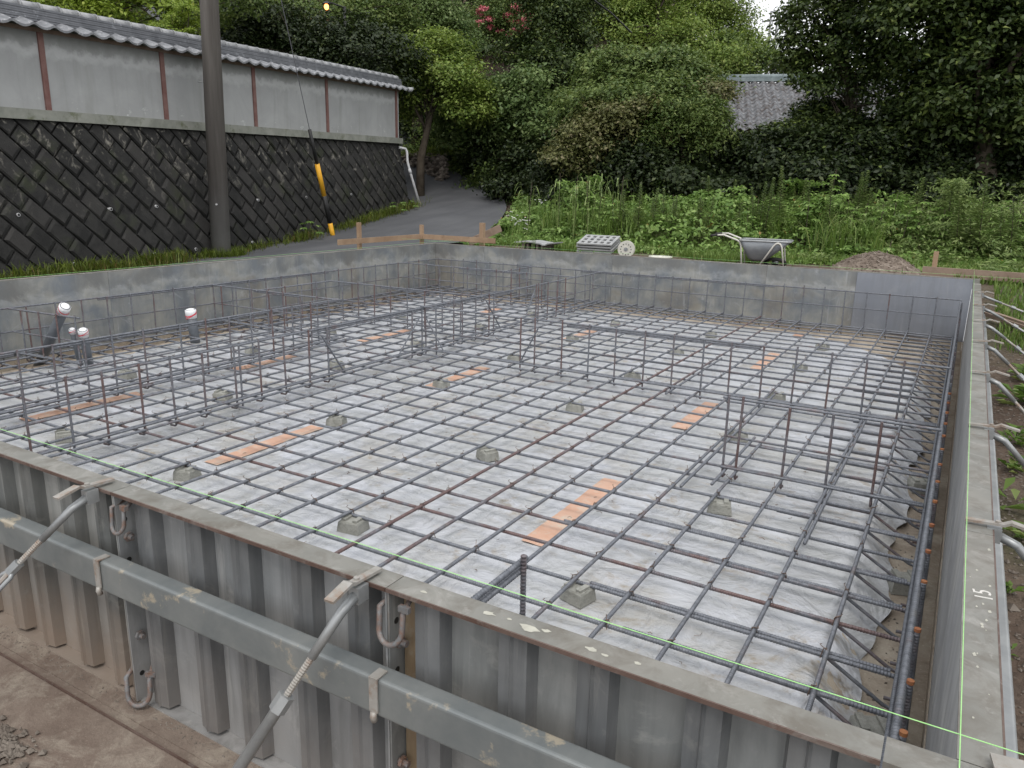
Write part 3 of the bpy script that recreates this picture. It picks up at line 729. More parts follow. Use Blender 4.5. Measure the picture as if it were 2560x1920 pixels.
for k, (x, y, r) in enumerate([(.30, .030, .012), (.33, .022, .006), (.215, .028, .008), (.42, .03, .007), (.50, .026, .005), (.445, .034, .004), (.07, .03, .005), (.255, .024, .004)]):
    blob(pb, x, -y, .6006, r, k)
pn = [o for o in C.objects if o.get('label') == lab_n[0]][0]
pb.build('paint_marks', M['paint_blob'], pn, fix=False)
pb = MB()
for k in range(16): blob(pb, rnd.uniform(.05, .8), -rnd.uniform(.012, .048), .6006, rnd.uniform(.0012, .0042), k + 50)
pm_ = pb.build('paint_spatter', M['paint_blob'], nearR, fix=False); pm_['kind'] = 'stuff'

# timber strip and rail along the front
rl = MB(); rl.box((-4.3, -.787, .300), (2.35, -.742, .382))
tag(rl.build('steel_rail', M['rail']), 'long square steel rail running across the backs of the front formwork panels', 'steel rail')
rl = MB(); rl.box((XR + .066, YN - .09, .300), (XR + .108, YF + .1, .382))
tag(rl.build('steel_rail', M['galv']), 'long pale steel rail running outside the right-hand formwork, under its rim', 'steel rail')
bpy.context.view_layer.update()
def bevel(o, w=.004, seg=2):
    m = o.modifiers.new('bevel', 'BEVEL'); m.width = w; m.segments = seg; m.limit_method = 'ANGLE'
for o in list(C.objects):
    if o.name.startswith('steel_rail'): bevel(o, .007, 3)
# rail clips
def rail_clip(x, label):
    t = thing('rail_clip', label, 'rail clip', (x, -.76, .30), 0, 'clips holding the steel rail')
    b = MB(); b.box((-.010, -.0325, .083), (.010, .0, .086)); b.box((-.010, -.0325, .012), (.010, -.0290, .0825)); b.build('strap', M['galv_rust'], t)
    b = MB(); b.tube([(0, -.031, .012), (0, -.033, .002), (0, -.030, -.008)], .007, 8); b.build('hook', M['galv_rust'], t, True)
    return t
for x, l_ in ((.27, 'flat strap clip over the rail, below the left hanging loop'), (1.14, 'flat strap clip over the rail, below the right hanging loop'), (-.6, 'flat strap clip over the rail beyond the left edge')): rail_clip(x, l_)
# U-shaped clips at the panel joints
def u_clip(x, z, label, sc=1., rot=0):
    t = thing('u_clip', label, 'U clip', (x + .006, YN - .060, z), rot, 'U-shaped joint clips')
    pts = []
    for i in range(13):
        a = math.pi * i / 12; pts.append((-.030 * math.cos(a), -.002 - .010 * math.sin(a), -.055 - .032 * math.sin(a)))
    pts = [(-.026, .045, .0), (-.030, 0, -.012)] + pts + [(.032, 0, -.012), (.030, .03, .012)]
    b = MB(); b.tube([Vector(p) * sc for p in pts], .0065 * sc, 8); b.build('loop', M['clip'], t, True)
    b = MB(); b.box((.024 * sc, -.006, -.004), (.050 * sc, .004, .008)); b.build('tab', M['clip'], t)
    return t
u_clip(.272, .505, 'grey U clip hanging below the rim at the left panel joint', .8)
u_clip(1.128, .505, 'rusty U clip hanging below the rim at the right panel joint', .92)
u_clip(.276, -.0 + .035, 'brown U clip low on the left panel joint, near the ground', 1., .5)
u_clip(-.6, .505, 'U clip at the joint beyond the left edge')
# panel joint bolts
jb = MB()
for x in (.255, 1.12):
    for z in (.41, .27, .13): jb.tube([(x - .014, -.70, z), (x + .03, -.70, z)], .007, 8); jb.tube([(x + .01, -.70, z), (x + .018, -.70, z)], .013, 6)
tag(jb.build('joint_bolts', M['clip']), 'small rusty bolts through the end flanges of the front formwork panels', 'bolts')

b = MB(); cx_, cy_ = XR + .075, YN - .02
b.bar((cx_ - .012, cy_ + .045, HT + .012), (cx_ + .002, cy_ - .04, HT + .010), .052, .005); b.bar((cx_ + .002, cy_ - .04, HT + .010), (cx_ - .004, cy_ - .075, HT - .004), .052, .005)
b.tube([(cx_ - .012, cy_, HT + .008), (cx_ - .012, cy_, HT + .020)], .007, 8)
tag(b.build('corner_clip', M['galv_rust']), 'flat steel clip bolted on the rim at the near right corner', 'clip')
# ------------------------------------------------------------------ adjustable braces
def brace(base, yaw, foot, label, group, style=0, long=True):
    """local frame: +x is outwards from the wall, origin at the inner rim of the wall top"""
    t = thing('form_brace', label, 'turnbuckle brace', base, yaw, group)
    b = MB()       # flat forked lever lying on the rim
    b.bar((.004, 0, .006), (.085, 0, .010), .016, .006); b.bar((.082, 0, .010), (.098, .002, .018), .016, .006); b.bar((.095, .002, .017), (.150, .004, .005), .022, .006)
    b.tube([(.07, 0, .012), (.07, 0, .017)], .006, 8)
    b.build('lever', M['galv_rust'], t)
    b = MB(); b.box((.050, -.012, -.035), (.080, .012, -.001)); b.build('bracket', M['galv'], t)
    f = Vector(foot); s = Vector((.075, 0, -.02)); e1 = Vector((.115, 0, -.035)); d = (f - e1); Ln = d.length; d.normalize()
    b = MB(); b.tube([s, e1, e1 + d * .10], [.011, .010, .009], 10); b.build('rod', M['galv'], t, True)
    th = MB(); a0 = e1 + d * .10; a1 = a0 + d * .085
    pts, rs = [], []
    for i in range(33): pts.append(a0 + (a1 - a0) * i / 32); rs.append(.0072 if i % 2 else .0062)
    th.tube(pts, rs, 8); th.build('threaded_rod', M['galv_rust'], t)
    if style == 0:       # solid tube body
        b = MB(); b.tube([a1, a1 + d * .02, a1 + d * .022, f - d * .05], [.012, .014, .0115, .0115], 12); b.build('tube_body', M['galv'], t, True)
        b = MB(); b.tube([a1 - d * .004, a1 + d * .030], .0165, 6); b.build('nut', M['galv'], t)
    else:                # open turnbuckle frame
        sd_ = d.cross(Vector((0, 1, 0))).normalized(); sd_ = Vector((0, 1, 0))
        e = a1 + d * min(.34, Ln * .5)
        b = MB()
        for s_ in (-1, 1): b.tube([a1 + d * .01, a1 + d * .03 + sd_ * .017 * s_, e - d * .03 + sd_ * .017 * s_, e - d * .01], .006, 8)
        b.build('turnbuckle_frame', M['galv'], t, True)
        b = MB(); b.tube([a1 - d * .012, a1 + d * .02], .013, 8); b.build('nut', M['galv'], t); b = MB(); b.tube([e - d * .02, e + d * .012], .013, 8); b.build('nut', M['galv'], t)
        b = MB(); b.tube([a1 + d * .02, a1 + d * .075], .0075, 8); b.tube([e - d * .075, e - d * .02], .0075, 8); b.build('inner_thread', M['galv_rust'], t)
        b = MB(); b.tube([e, f - d * .04], .0085, 8); b.build('lower_rod', M['galv'], t, True)
    b = MB(); b.tube([f - d * .05, f + d * .02], .010, 8); b.box((f.x - .03, -.03, f.z - .012), (f.x + .04, .03, f.z - .004)); b.build('foot', M['galv_rust'], t)
    return t
G1 = 'braces propping the front formwork'; G2 = 'braces propping the right-hand formwork'
brace((.20, YN - .012, HT + .003), R_(-90), (.56, -.34, HB - HT + .01), 'brace with an open turnbuckle at the lower left, clamped to the front rim', G1, 1)
brace((1.07, YN - .012, HT + .003), R_(-90), (.46, -.22, HB - HT + .01), 'brace with a long smooth tube in the lower middle, clamped to the front rim', G1, 0)
brace((-.65, YN - .012, HT + .003), R_(-90), (.52, -.10, HB - HT + .01), 'brace beyond the left edge, clamped to the front rim', G1, 1)
for k, (y, st) in enumerate([(.25, 0), (1.16, 0), (2.09, 0), (2.95, 1), (3.76, 1), (4.58, 1), (5.43, 1)]):
    fx_ = .52; fz = ground_z(XR + fx_, y) - HT + .01
    o = brace((XR - .005, y, HT + .003), 0, (fx_, .05, fz),
          'brace leaning out from the right-hand rim, %s from the camera' % ords[k], G2, st)
    if k == 1:
        for ch in o.children:
            if ch.name.startswith('tube_body'): ch.data = ch.data.copy(); ch.data.materials[0] = M['timber_old']; ch['label'] = 'rusty brown tube'

# ------------------------------------------------------------------ green string lines
def strand(p, q, label, sag=.004, r=.0008):
    p, q = Vector(p), Vector(q); b = MB(); b.tube([p.lerp(q, t / 12) - Vector((0, 0, sag * 4 * (t / 12) * (1 - t / 12))) for t in range(13)], r, 6)
    tag(b.build('string_line', M['string']), label, 'string', 'green string lines')
ZS = HT + .042
strand((-5.0, YN, ZS), (2.95, YN, ZS), 'green string stretched over the front formwork edge')
strand((XR - .002, -1.35, ZS + .003), (XR - .002, 7.12, ZS + .003), 'green string stretched over the right-hand formwork edge', .0)
strand((XL - .03, -1.3, ZS - .03), (XL - .03, 7.12, ZS - .02), 'green string stretched over the left formwork edge', r=.0010)
strand((-4.8, YF + .03, ZS - .012), (2.9, YF + .03, ZS - .012), 'green string stretched over the back formwork edge', r=.0009)

# ------------------------------------------------------------------ batter boards
def stake(x, y, top, label, s=.045, tilt=0):
    z = ground_z(x, y) - .15; b = MB(); b.prism([(x - s / 2, y - s / 2), (x + s / 2, y - s / 2), (x + s / 2, y + s / 2), (x - s / 2, y + s / 2)], 2, z, top)
    o = b.build('stake', M['timber']); tag(o, label, 'wooden stake', 'wooden stakes'); return o
def board(p, q, label, w=.016, h=.068, m='timber'):
    b = MB(); b.bar(p, q, w, h); o = b.build('batter_board', M[m]); tag(o, label, 'board', 'batter boards'); return o
bx, by = -4.74, 7.18
stake(bx, by, .735, 'wooden corner stake behind the far left corner of the formwork')
stake(bx - .035, by - 1.28, .80, 'wooden stake on the road side, left of the corner stake')
stake(bx + 1.0, by + .035, .80, 'short brown wooden stake right of the corner stake', .06)
board((bx + .033, by + .02, .575), (bx + .033, by - 1.75, .575), 'board running left from the corner stake over the road edge')
board((bx - .01, by - .033, .574), (bx + 1.25, by - .033, .574), 'board running right from the corner stake along the back wall')
board((bx + .75, by + .08, .52), (bx + 1.02, by + .48, .72), 'slanting brace board behind the short brown stake', .02, .1, 'timber_old')
stake(1.72, 7.16, .74, 'wooden stake beside the gravel heap, at the far right corner')
board((1.62, 7.10, .545), (3.9, 7.05, .535), 'long pale board at the far right corner, leaving the picture on the right', .04, .09, 'timber_old')
stake(3.6, 7.15, .75, 'wooden stake beyond the right edge of the picture')

# ------------------------------------------------------------------ capped pipes
def cap(t, top, ax, r, seed):
    b = MB(); d = Vector(ax).normalized(); p = Vector(top)
    b.tube([p - d * r * 1.9, p - d * r * .6, p - d * .004, p + d * .004], [r * 1.10, r * 1.16, r * 1.12, r * .60], 14); c = b.build('tape_cap', M['tape_cap'], t, True)
    # red printed ring and strokes on the tape
    b = MB(); side = d.cross(Vector((0, 0, 1))) if abs(d.z) < .95 else Vector((1, 0, 0)); side.normalize(); o2 = d.cross(side)
    for q, (lo, wd) in enumerate(((.75, .22), (1.45, .10))):
        ring = []
        for i in range(15):
            a = 2 * math.pi * i / 14; k = r * 1.19
            wob = r * .55 * math.sin(a * 1 + seed + q)
            ring.append((p - d * (r * lo + wob) + (side * math.cos(a) + o2 * math.sin(a)) * k, p - d * (r * (lo + wd) + wob) + (side * math.cos(a) + o2 * math.sin(a)) * k))
        n = len(ring); b.add([v for pr in ring for v in pr], [[2 * i, 2 * i + 1, 2 * i + 3, 2 * i + 2] for i in range(n - 1)])
    b.build('red_print', M['tape_red'], c, fix=False)
def pipe(base, top, r, label, seed):
    t = thing('capped_pipe', label, 'pipe', base, 0, 'grey pipes with taped ends')
    bp = Vector((0, 0, 0)); tp = Vector(top) - Vector(base)
    b = MB(); b.tube([bp, tp], r, 18); b.build('pipe', M['pvc'], t, True); cap(t, tp, tp, r, seed); return t
pipe((-3.97, 1.31, -.155), (-3.435, 1.295, .405), .034, 'tall slanting grey pipe with a white and red taped end, left', 0)
pipe((-3.50, 1.46, -.16), (-3.37, 1.36, .235), .030, 'short upright grey pipe pair member, right of the slanting pipe', 1.6)
pipe((-3.57, 1.44, -.16), (-3.45, 1.33, .235), .020, 'thin grey pipe tight against the short upright pipe', 2.2)
pipe((-3.60, 2.46, -.16), (-3.60, 2.43, .225), .040, 'separate upright grey pipe with a taped end, near the middle of the left wall', 3)

# ------------------------------------------------------------------ wheelbarrow, lattice, drum, basin, pallet
def wheelbarrow():
    gz = ground_z(-.1, 7.5)
    t = thing('wheelbarrow', 'grey metal wheelbarrow with cream tube frame standing behind the back wall', 'wheelbarrow', (-.05, 7.42, gz + .0), R_(8))
    # local: x along handles (negative) to nose (positive), y across
    rim_z, bot_z = .335, .07
    def ring(x0, x1, yw, z, n=6):
        pts = []; r = .07
        for cx, cy, a0 in ((x1 - r, yw - r, 0), (x0 + r, yw - r, 90), (x0 + r, -yw + r, 180), (x1 - r, -yw + r, 270)):
            for i in range(n): a = R_(a0 + 90 * i / (n - 1)); pts.append((cx + r * math.cos(a), cy + r * math.sin(a), z))
        return pts
    rings = [ring(-.33, .42, .26, rim_z), ring(-.26, .25, .22, rim_z * .62), ring(-.19, .10, .17, bot_z + .03), ring(-.14, .04, .13, bot_z)]
    n = len(rings[0]); b = MB(); V = [p for r_ in rings for p in r_]
    b.add(V, [[k * n + i, k * n + (i + 1) % n, (k + 1) * n + (i + 1) % n, (k + 1) * n + i] for k in range(3) for i in range(n)] + [[3 * n + i for i in range(n)]])
    o = b.build('tray', M['tray'], t, True); md = o.modifiers.new('s', 'SOLIDIFY'); md.thickness = .004
    b = MB(); rr = rings[0] + [rings[0][0]]; b.tube(rr, .011, 8, False); b.build('rim', M['galv'], o, True)
    for s in (-1, 1):
        y = s * .235
        b = MB(); b.tube([(-.66, y * 1.05, rim_z + .055), (-.56, y, rim_z + .060), (-.36, y * .95, rim_z + .0), (-.32, y * .9, rim_z - .025), (-.30, y * .9, rim_z - .07), (-.265, y * .9, .0)], .0125, 10); b.build('handle', M['tube_paint'], t, True)
        b = MB(); b.tube([(-.76, y * 1.07, rim_z + .045), (-.655, y * 1.05, rim_z + .056)], .017, 10); b.build('grip', M['dark_rubber'], t, True)
        b = MB(); b.tube([(-.02, y * .95, 0), (.17, y * 1.12, .27), (.20, y * 1.13, .305), (.235, y * 1.13, .318), (.27, y * 1.13, .308), (.295, y * 1.12, .27), (.345, y * .95, 0)], .0125, 10); b.build('leg', M['tube_paint'], t, True)
    b = MB(); b.tube([(.345, -.22, .005), (.36, 0, .005), (.345, .22, .005)], .011, 8); b.build('cross_tube', M['tube_paint'], t, True)
    b = MB()
    pts = [(.25 + .0, .0, .0)]
    b.tube([(.22 + .15 * math.cos(a), .0, .155 - .155 + .16 + .15 * math.sin(a) - .155) for a in np.linspace(0, 2 * math.pi, 25)], .024, 8, False)
    wv = b.build('wheel', M['dark_rubber'], t, True); wv.location = (-.02, .06, .04); wv.rotation_euler = (R_(66), 0, 0)
    b = MB(); b.tube([(.22, -.02, .005), (.22, .02, .005)], .05, 14); b.build('wheel_hub', M['galv'], wv)
    t.scale = (.75, .8, .87)
    return t
wheelbarrow()

def lattice(x, y, z, label, rz, mat='lattice'):
    t = thing('lattice_tray', label, 'lattice panel', (x, y, z), rz, 'stacked lattice panels')
    b = MB(); W_, D_ = .52, .42; nx, ny = 5, 3; bw = .042; th = .020
    xs = [-W_ / 2 + (W_ - bw) * i / nx for i in range(nx + 1)]; ys = [-D_ / 2 + (D_ - bw) * i / ny for i in range(ny + 1)]
    for yv in ys: b.box((-W_ / 2, yv, 0), (W_ / 2, yv + bw, th))
    for xv in xs:
        for a, c in zip(ys, ys[1:]): b.box((xv, a + bw, .001), (xv + bw, c, th - .001))
    b.build('grate', M[mat], t)
    b = MB(); b.box((-W_ / 2 + .012, -D_ / 2 + .012, -.012), (W_ / 2 - .012, D_ / 2 - .012, -.003)); b.build('backing', M['dark_rubber'], t)
    return t
gz = ground_z(-2.2, 7.4)
for k in range(4):
    lt = lattice(-2.12 + .006 * (k % 2), 7.47 - .010 * k, gz + .075 + .034 * k, ['lowest', 'second', 'third', 'top'][k] + ' grey plastic lattice panel in the stack left of the cable drum', R_(3 + 1.5 * (k % 2)))
    lt.rotation_euler.x = R_(15); lt.scale = (.9, .85, .9)

def drum():
    t = thing('cable_drum', 'white cable drum with a ring of round holes leaning by the lattice stack', 'cable drum', (-1.67, 7.30, ground_z(-1.67, 7.3) + .105), R_(12)); t.scale = (.84, .84, .84)
    b = MB(); n = 28; R1, R2 = .118, .045
    for side, nm in ((-.045, 'front_disc'), (.045, 'rear_disc')):
        b = MB(); b.tube([(0, side - .004, 0), (0, side + .004, 0)], R1, 32); b.tube([(R1 * math.cos(a), side, R1 * math.sin(a)) for a in np.linspace(0, 2 * math.pi, 33)], .005, 6, False)
        d = b.build(nm, M['white_pl'], t, True); d.data.polygons.foreach_set('use_smooth', [False] * len(d.data.polygons))
        for i in range(12):
            h = MB()
            a = 2 * math.pi * i / 12; cx, cz = .078 * math.cos(a), .078 * math.sin(a); sgn = -1 if side < 0 else 1
            h.tube([(cx, side + sgn * .0035, cz), (cx, side + sgn * .0052, cz)], .0085, 10); h.build('hole', M['black'], d)
    b = MB(); b.tube([(0, -.06, 0), (0, .06, 0)], .012, 10); b.tube([(0, -.053, 0), (0, -.047, 0)], .03, 14); b.build('axle', M['galv'], t)
    b = MB(); pts = []
    for i in range(220):
        a = i * .32; pts.append(((.085 + .004 * math.sin(i)) * math.cos(a), -.036 + .072 * i / 219, (.085 + .004 * math.sin(i)) * math.sin(a)))
    b.tube(pts, .008, 6); b.build('cable', M['black'], t, True); return t
drum()
# basin
t = thing('basin', 'round white basin on the ground between the cable drum and the wheelbarrow', 'basin', (-1.22, 7.30, ground_z(-1.2, 7.3) - .005), 0)
b = MB(); b.lathe([(.02, .004), (.10, .004), (.135, .045), (.142, .050), (.148, .046), (.14, .038), (.105, 0), (.02, 0)], 28); b.build('bowl', M['white_pl'], t, True)
# grey sheet lying on battens
t = thing('slab_sheet', 'buckled pale grey sheet lying on short battens, left of the lattice stack', 'sheet', (-2.98, 7.42, ground_z(-3, 7.4) + .055), R_(-4))
b = MB(); n = 14; V = []
for i in range(n + 1):
    x = -.28 + .56 * i / n; z = .03 * math.exp(-((x + .08) / .12) ** 2) * .6 - .035 * smooth((x - .12) / .1) + .05 * smooth((x - .15) / .12)
    for y in (-.16, .17): V += [(x, y, z + .06), (x, y, z + .045)]
F = []
for i in range(n):
    a = i * 4; c = a + 4; F += [[a, c, c + 2, a + 2], [a + 1, a + 3, c + 3, c + 1], [a, a + 1, c + 1, c], [a + 2, c + 2, c + 3, a + 3]]
F += [[0, 2, 3, 1], [n * 4, n * 4 + 1, n * 4 + 3, n * 4 + 2]]
b.add(V, F); b.build('sheet', M['lattice'], t)
for i in range(5):
    b = MB(); x = -.17 + .075 * i; b.box((x, -.14, -.05), (x + .028, .15, .043)); b.build('batten', M['stone'], t)

# ------------------------------------------------------------------ gravel heap and pebbles
def icopts(): return None
def stones(name, pts, sizes, mat, seed=3):
    g = np.random.default_rng(seed); base = np.array([(1, 0, 0), (-1, 0, 0), (0, 1, 0), (0, -1, 0), (0, 0, 1), (0, 0, -1)], float)
    tri = [(0, 2, 4), (2, 1, 4), (1, 3, 4), (3, 0, 4), (2, 0, 5), (1, 2, 5), (3, 1, 5), (0, 3, 5)]
    n = len(pts); V = np.empty((n, 8, 3, 3))
    for k in range(n):
        q = base * g.uniform(.6, 1.25, (6, 1)) * sizes[k] * np.array([1, g.uniform(.6, 1), g.uniform(.5, .8)])
        a = g.uniform(0, 6.28); c, s = math.cos(a), math.sin(a); q = q @ np.array([[c, s, 0], [-s, c, 0], [0, 0, 1]]) + pts[k]
        for j, f in enumerate(tri): V[k, j] = q[list(f)]
    return quads(name, V.reshape(-1, 3, 3), mat, 3)
def heap_z(x, y):
    dx, dy = (x - 1.13) / .50, (y - 7.72) / .42; d = math.hypot(dx, dy)
    return ground_z(x, y) - .02 + .27 * max(0, 1 - d) ** .85 * (1 + .12 * math.sin(9 * x + 5 * y)) + rnd.uniform(-.006, .006) * (d < 1)
hp = thing('gravel_heap', 'small heap of brown gravelly soil behind the back wall, right of the wheelbarrow', 'gravel heap', (0, 0, 0))
link('soil_mound', grid('soil_mound', list(np.linspace(.6, 1.66, 50)), list(np.linspace(7.26, 8.18, 40)), heap_z, M['gravel']), hp)
pts = []
while len(pts) < 1300:
    x, y = rnd.gauss(1.13, .26), rnd.gauss(7.7, .2)
    if abs(x - 1.13) < .52: pts.append((x, y, heap_z(x, y) + .003))
link('stones', stones('stones', np.array(pts), [rnd.uniform(.005, .017) for _ in pts], M['gravel']), hp)
hp.children[1]['kind'] = 'stuff'
pts = []; sz = []
for _ in range(2600):
    x, y = rnd.uniform(-4.3, 1.6), rnd.uniform(6.73, 7.25); pts.append((x, y, ground_z(x, y) + .003)); sz.append(rnd.uniform(.005, .02))
for _ in range(7000):
    x, y = rnd.uniform(2.16, 3.3), rnd.uniform(-1.6, 4.5); pts.append((x, y, ground_z(x, y) + .002)); sz.append(rnd.uniform(.003, .011) * (2.4 if rnd.random() < .04 else 1))
for _ in range(1500):
    x, y = rnd.uniform(-1.2, .2), rnd.uniform(-1.25, -.95); pts.append((x, y, HB)); sz.append(rnd.uniform(.002, .012))
for _ in range(260):
    x, y = rnd.gauss(.10, .06), rnd.gauss(-1.0, .03); pts.append((x, y, HB + .002)); sz.append(rnd.uniform(.004, .014))
for _ in range(700):
    x, y = rnd.uniform(-1.5, 2), -.735 + rnd.gauss(0, .012); pts.append((x, y, HB)); sz.append(rnd.uniform(.0012, .005))
for _ in range(500):
    y = rnd.uniform(-.5, 6.5); x = rnd.uniform(1.84, 2.0); pts.append((x, y, floor_z(x, y) + .001)); sz.append(rnd.uniform(.0015, .008))
tag(link('pebbles', stones('pebbles', np.array(pts), sz, M['stone'], 5)), 'loose stones and crumbs of soil scattered round the formwork', 'pebbles', kind='stuff')
# debris on the film: crumbs and short wire offcuts
b = MB()
for _ in range(520):
    x, y = rnd.uniform(-3.6, 1.8), rnd.uniform(-.4, 5.8); a = rnd.uniform(0, 3.14); l_ = rnd.uniform(.006, .035); z = -.0525
    b.tube([(x, y, z), (x + math.cos(a) * l_ * .6, y + math.sin(a) * l_ * .6, z + .002), (x + math.cos(a + .5) * l_, y + math.sin(a + .5) * l_, z)], rnd.uniform(.0006, .0016), 4)
tag(b.build('litter', M['wire'], fix=False), 'bits of wire, twigs and crumbs lying on the plastic sheet', 'debris', kind='stuff')

# ------------------------------------------------------------------ road
def road_mesh():
    # outline in plan, left and right edges sampled together
    Lf = [(-7.0, -6), (-7.05, -2), (-7.15, 1), (-7.35, 3), (-7.75, 5.2), (-8.0, 7.5), (-8.5, 10), (-8.85, 11.6), (-9.35, 12.9), (-10.6, 13.7), (-13, 14.4), (-19, 15.4), (-30, 17)]
    Rt = [(-4.20, -6), (-4.20, -2), (-4.20, 1), (-4.20, 3), (-4.21, 5.2), (-4.45, 7.5), (-5.05, 9.3), (-5.95, 11.4), (-6.9, 13.1), (-8.1, 14.5), (-10.5, 15.9), (-17, 18.6), (-30, 21)]
    def dense(P):
        o = []
        for i in range(len(P) - 1):
            p0 = Vector(P[max(0, i - 1)]); p1, p2 = Vector(P[i]), Vector(P[i + 1]); p3 = Vector(P[min(len(P) - 1, i + 2)])
            for k in range(8):
                t = k / 8; o.append(.5 * ((2 * p1) + (p2 - p0) * t + (2 * p0 - 5 * p1 + 4 * p2 - p3) * t * t + (3 * p1 - p0 - 3 * p2 + p3) * t ** 3))
        return o + [Vector(P[-1])]
    A, B = dense(Lf), dense(Rt); n = 12; V = []; F = []
    for a, c in zip(A, B):
        for k in range(n + 1):
            p = a.lerp(c, k / n); V.append((p.x, p.y, rz_(p.x, p.y) + .03))
    for i in range(len(A) - 1):
        for k in range(n): q = i * (n + 1) + k; F.append([q, q + n + 1, q + n + 2, q + 1])
    me = bpy.data.meshes.new('road'); me.from_pydata(V, [], F); me.materials.append(M['asphalt']); me.polygons.foreach_set('use_smooth', [True] * len(F)); me.update(); return me
rz_ = lambda x, y: max(ground_z(x + a, y + b_) for a in (-.5, 0, .5) for b_ in (-.5, 0, .5)) if y > 6.9 else lut(RY, y) + .02
tag(link('road', road_mesh()), kind='structure')

# ------------------------------------------------------------------ retaining wall and plastered wall
SW0, SW1 = -9.0, 6.42
def stone_top(s): return 2.01 + .026 * s
def eave_z(s): return 2.985 + .038 * s
BAT = .18                                                # batter of the stone wall
t = thing('retaining_wall', 'tall dark mossy retaining wall of diagonal stone blocks beside the road', 'retaining wall', tuple(W0), WROT)
def clip(poly, f):
    o = []
    for i in range(len(poly)):
        a, c = poly[i], poly[(i + 1) % len(poly)]; fa, fc = f(*a), f(*c)
        if fa >= 0: o.append(a)
        if fa * fc < 0: k = fa / (fa - fc); o.append((a[0] + (c[0] - a[0]) * k, a[1] + (c[1] - a[1]) * k))
    return o
# local frame: x along the wall, y = -offset (offset positive to the road), z up
loc_off = lambda off: -off
bk = MB(); cs = math.cos(R_(45)); rw, bl = .215, .335; gap = .011
base_z = -.15
for r in range(-60, 80):
    for c in range(-50, 60):
        u0 = c * bl + (r % 2) * bl * .5; v0 = r * rw
        rect = [(u0 + gap, v0 + gap), (u0 + bl - gap, v0 + gap), (u0 + bl - gap, v0 + rw - gap), (u0 + gap, v0 + rw - gap)]
        P_ = [((u + v) * cs, (v - u) * cs + 1.0) for u, v in rect]
        cx = sum(p[0] for p in P_) / 4; cz = sum(p[1] for p in P_) / 4
        if not (SW0 - .4 < cx < SW1 + .4 and base_z - .4 < cz < stone_top(cx) + .4): continue
        P_ = clip(P_, lambda x, z: x - SW0); P_ = P_ and clip(P_, lambda x, z: SW1 - x); P_ = P_ and clip(P_, lambda x, z: z - base_z)
        P_ = P_ and clip(P_, lambda x, z: stone_top(x) - .02 - z)
        if not P_ or len(P_) < 3: continue
        n = len(P_); cx = sum(p[0] for p in P_) / n; cz = sum(p[1] for p in P_) / n; hgt = .020 + rnd.uniform(0, .016)
        off = lambda x, z, h: -(BAT * (2.0 - z) - .02 + h)
        tilt = (rnd.uniform(-.05, .05), rnd.uniform(-.05, .05))
        lo = [(x, off(x, z, -.03), z) for x, z in P_]
        mid_ = [(x, off(x, z, hgt * .55), z) for x, z in P_]
        hi = [(cx + (x - cx) * .80, off(x, z, hgt + tilt[0] * (x - cx) + tilt[1] * (z - cz)), cz + (z - cz) * .80) for x, z in P_]
        bk.add(lo + mid_ + hi, [[i, (i + 1) % n, n + (i + 1) % n, n + i] for i in range(n)] + [[n + i, n + (i + 1) % n, 2 * n + (i + 1) % n, 2 * n + i] for i in range(n)] + [[2 * n + i for i in range(n)]])
bk.build('stone_blocks', M['block'], t)
b = MB()
prof = [(.30, base_z), (-(BAT * (2.0 - base_z) - .02) + .012, base_z), (.032, 1.9), (.30, 1.9)]
V = []
for s in (SW0, SW1): V += [(s, y, z if i < 2 else stone_top(s) - .03) for i, (y, z) in enumerate(prof)]
b.add(V, [(0, 1, 2, 3), (7, 6, 5, 4), (1, 5, 6, 2), (0, 4, 5, 1), (3, 2, 6, 7), (0, 3, 7, 4)]); b.build('backing', M['block'], t)
# small weep pipes
for s in [-7.5, -5.9, -4.3, -3.0, -1.72, -.95, .32, 1.22, 2.55, 4.05]:
    for z, o_ in ((.95 + .03 * s, 0), (.33 + .02 * s, .55)):
        if o_ and s > .5: continue
        sx = s + o_; y = -(BAT * (2.0 - z) - .02)
        b = MB(); b.tube([(sx, y - .045, z), (sx, y + .02, z)], .021, 12); w_ = b.build('weep_pipe', M['pvc_white'], t)
        b = MB(); b.tube([(sx, y - .0462, z), (sx, y - .0452, z)], .015, 12); b.build('pipe_mouth', M['black'], w_)
# plaster wall
t = thing('plaster_wall', 'long grey plastered boundary wall with red posts and a small tiled roof', 'wall', tuple(W0 + Vector((0, 0, 2.0))), WROT)
def slab(s0, s1, y0, y1, zlo, zhi, mat, name, par=None):
    b = MB(); V = []
    for s in (s0, s1): V += [(s, y0, zlo(s) - 2), (s, y1, zlo(s) - 2), (s, y1, zhi(s) - 2), (s, y0, zhi(s) - 2)]
    b.add(V, [(0, 1, 2, 3), (7, 6, 5, 4), (0, 4, 5, 1), (3, 2, 6, 7), (1, 5, 6, 2), (0, 3, 7, 4)]); return b.build(name, M[mat], par)
slab(SW0, SW1 + .02, -.055, .22, lambda s: stone_top(s) - .022, lambda s: stone_top(s) + .095, 'coping', 'concrete_kerb', t)
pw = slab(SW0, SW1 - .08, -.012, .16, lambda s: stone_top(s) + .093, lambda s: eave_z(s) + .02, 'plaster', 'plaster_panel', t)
for s in (-8.1, -6.15, -4.2, -2.28, -.43, 1.50, 3.57, 6.22):
    slab(s - .035, s + .035, -.034, -.0125, lambda s: stone_top(s) + .096, lambda s: eave_z(s) + .005, 'red_post', 'post', t)
slab(SW0, SW1 - .03, -.032, .175, lambda s: eave_z(s) + .006, lambda s: eave_z(s) + .05, 'timber_old', 'eave_board', t)
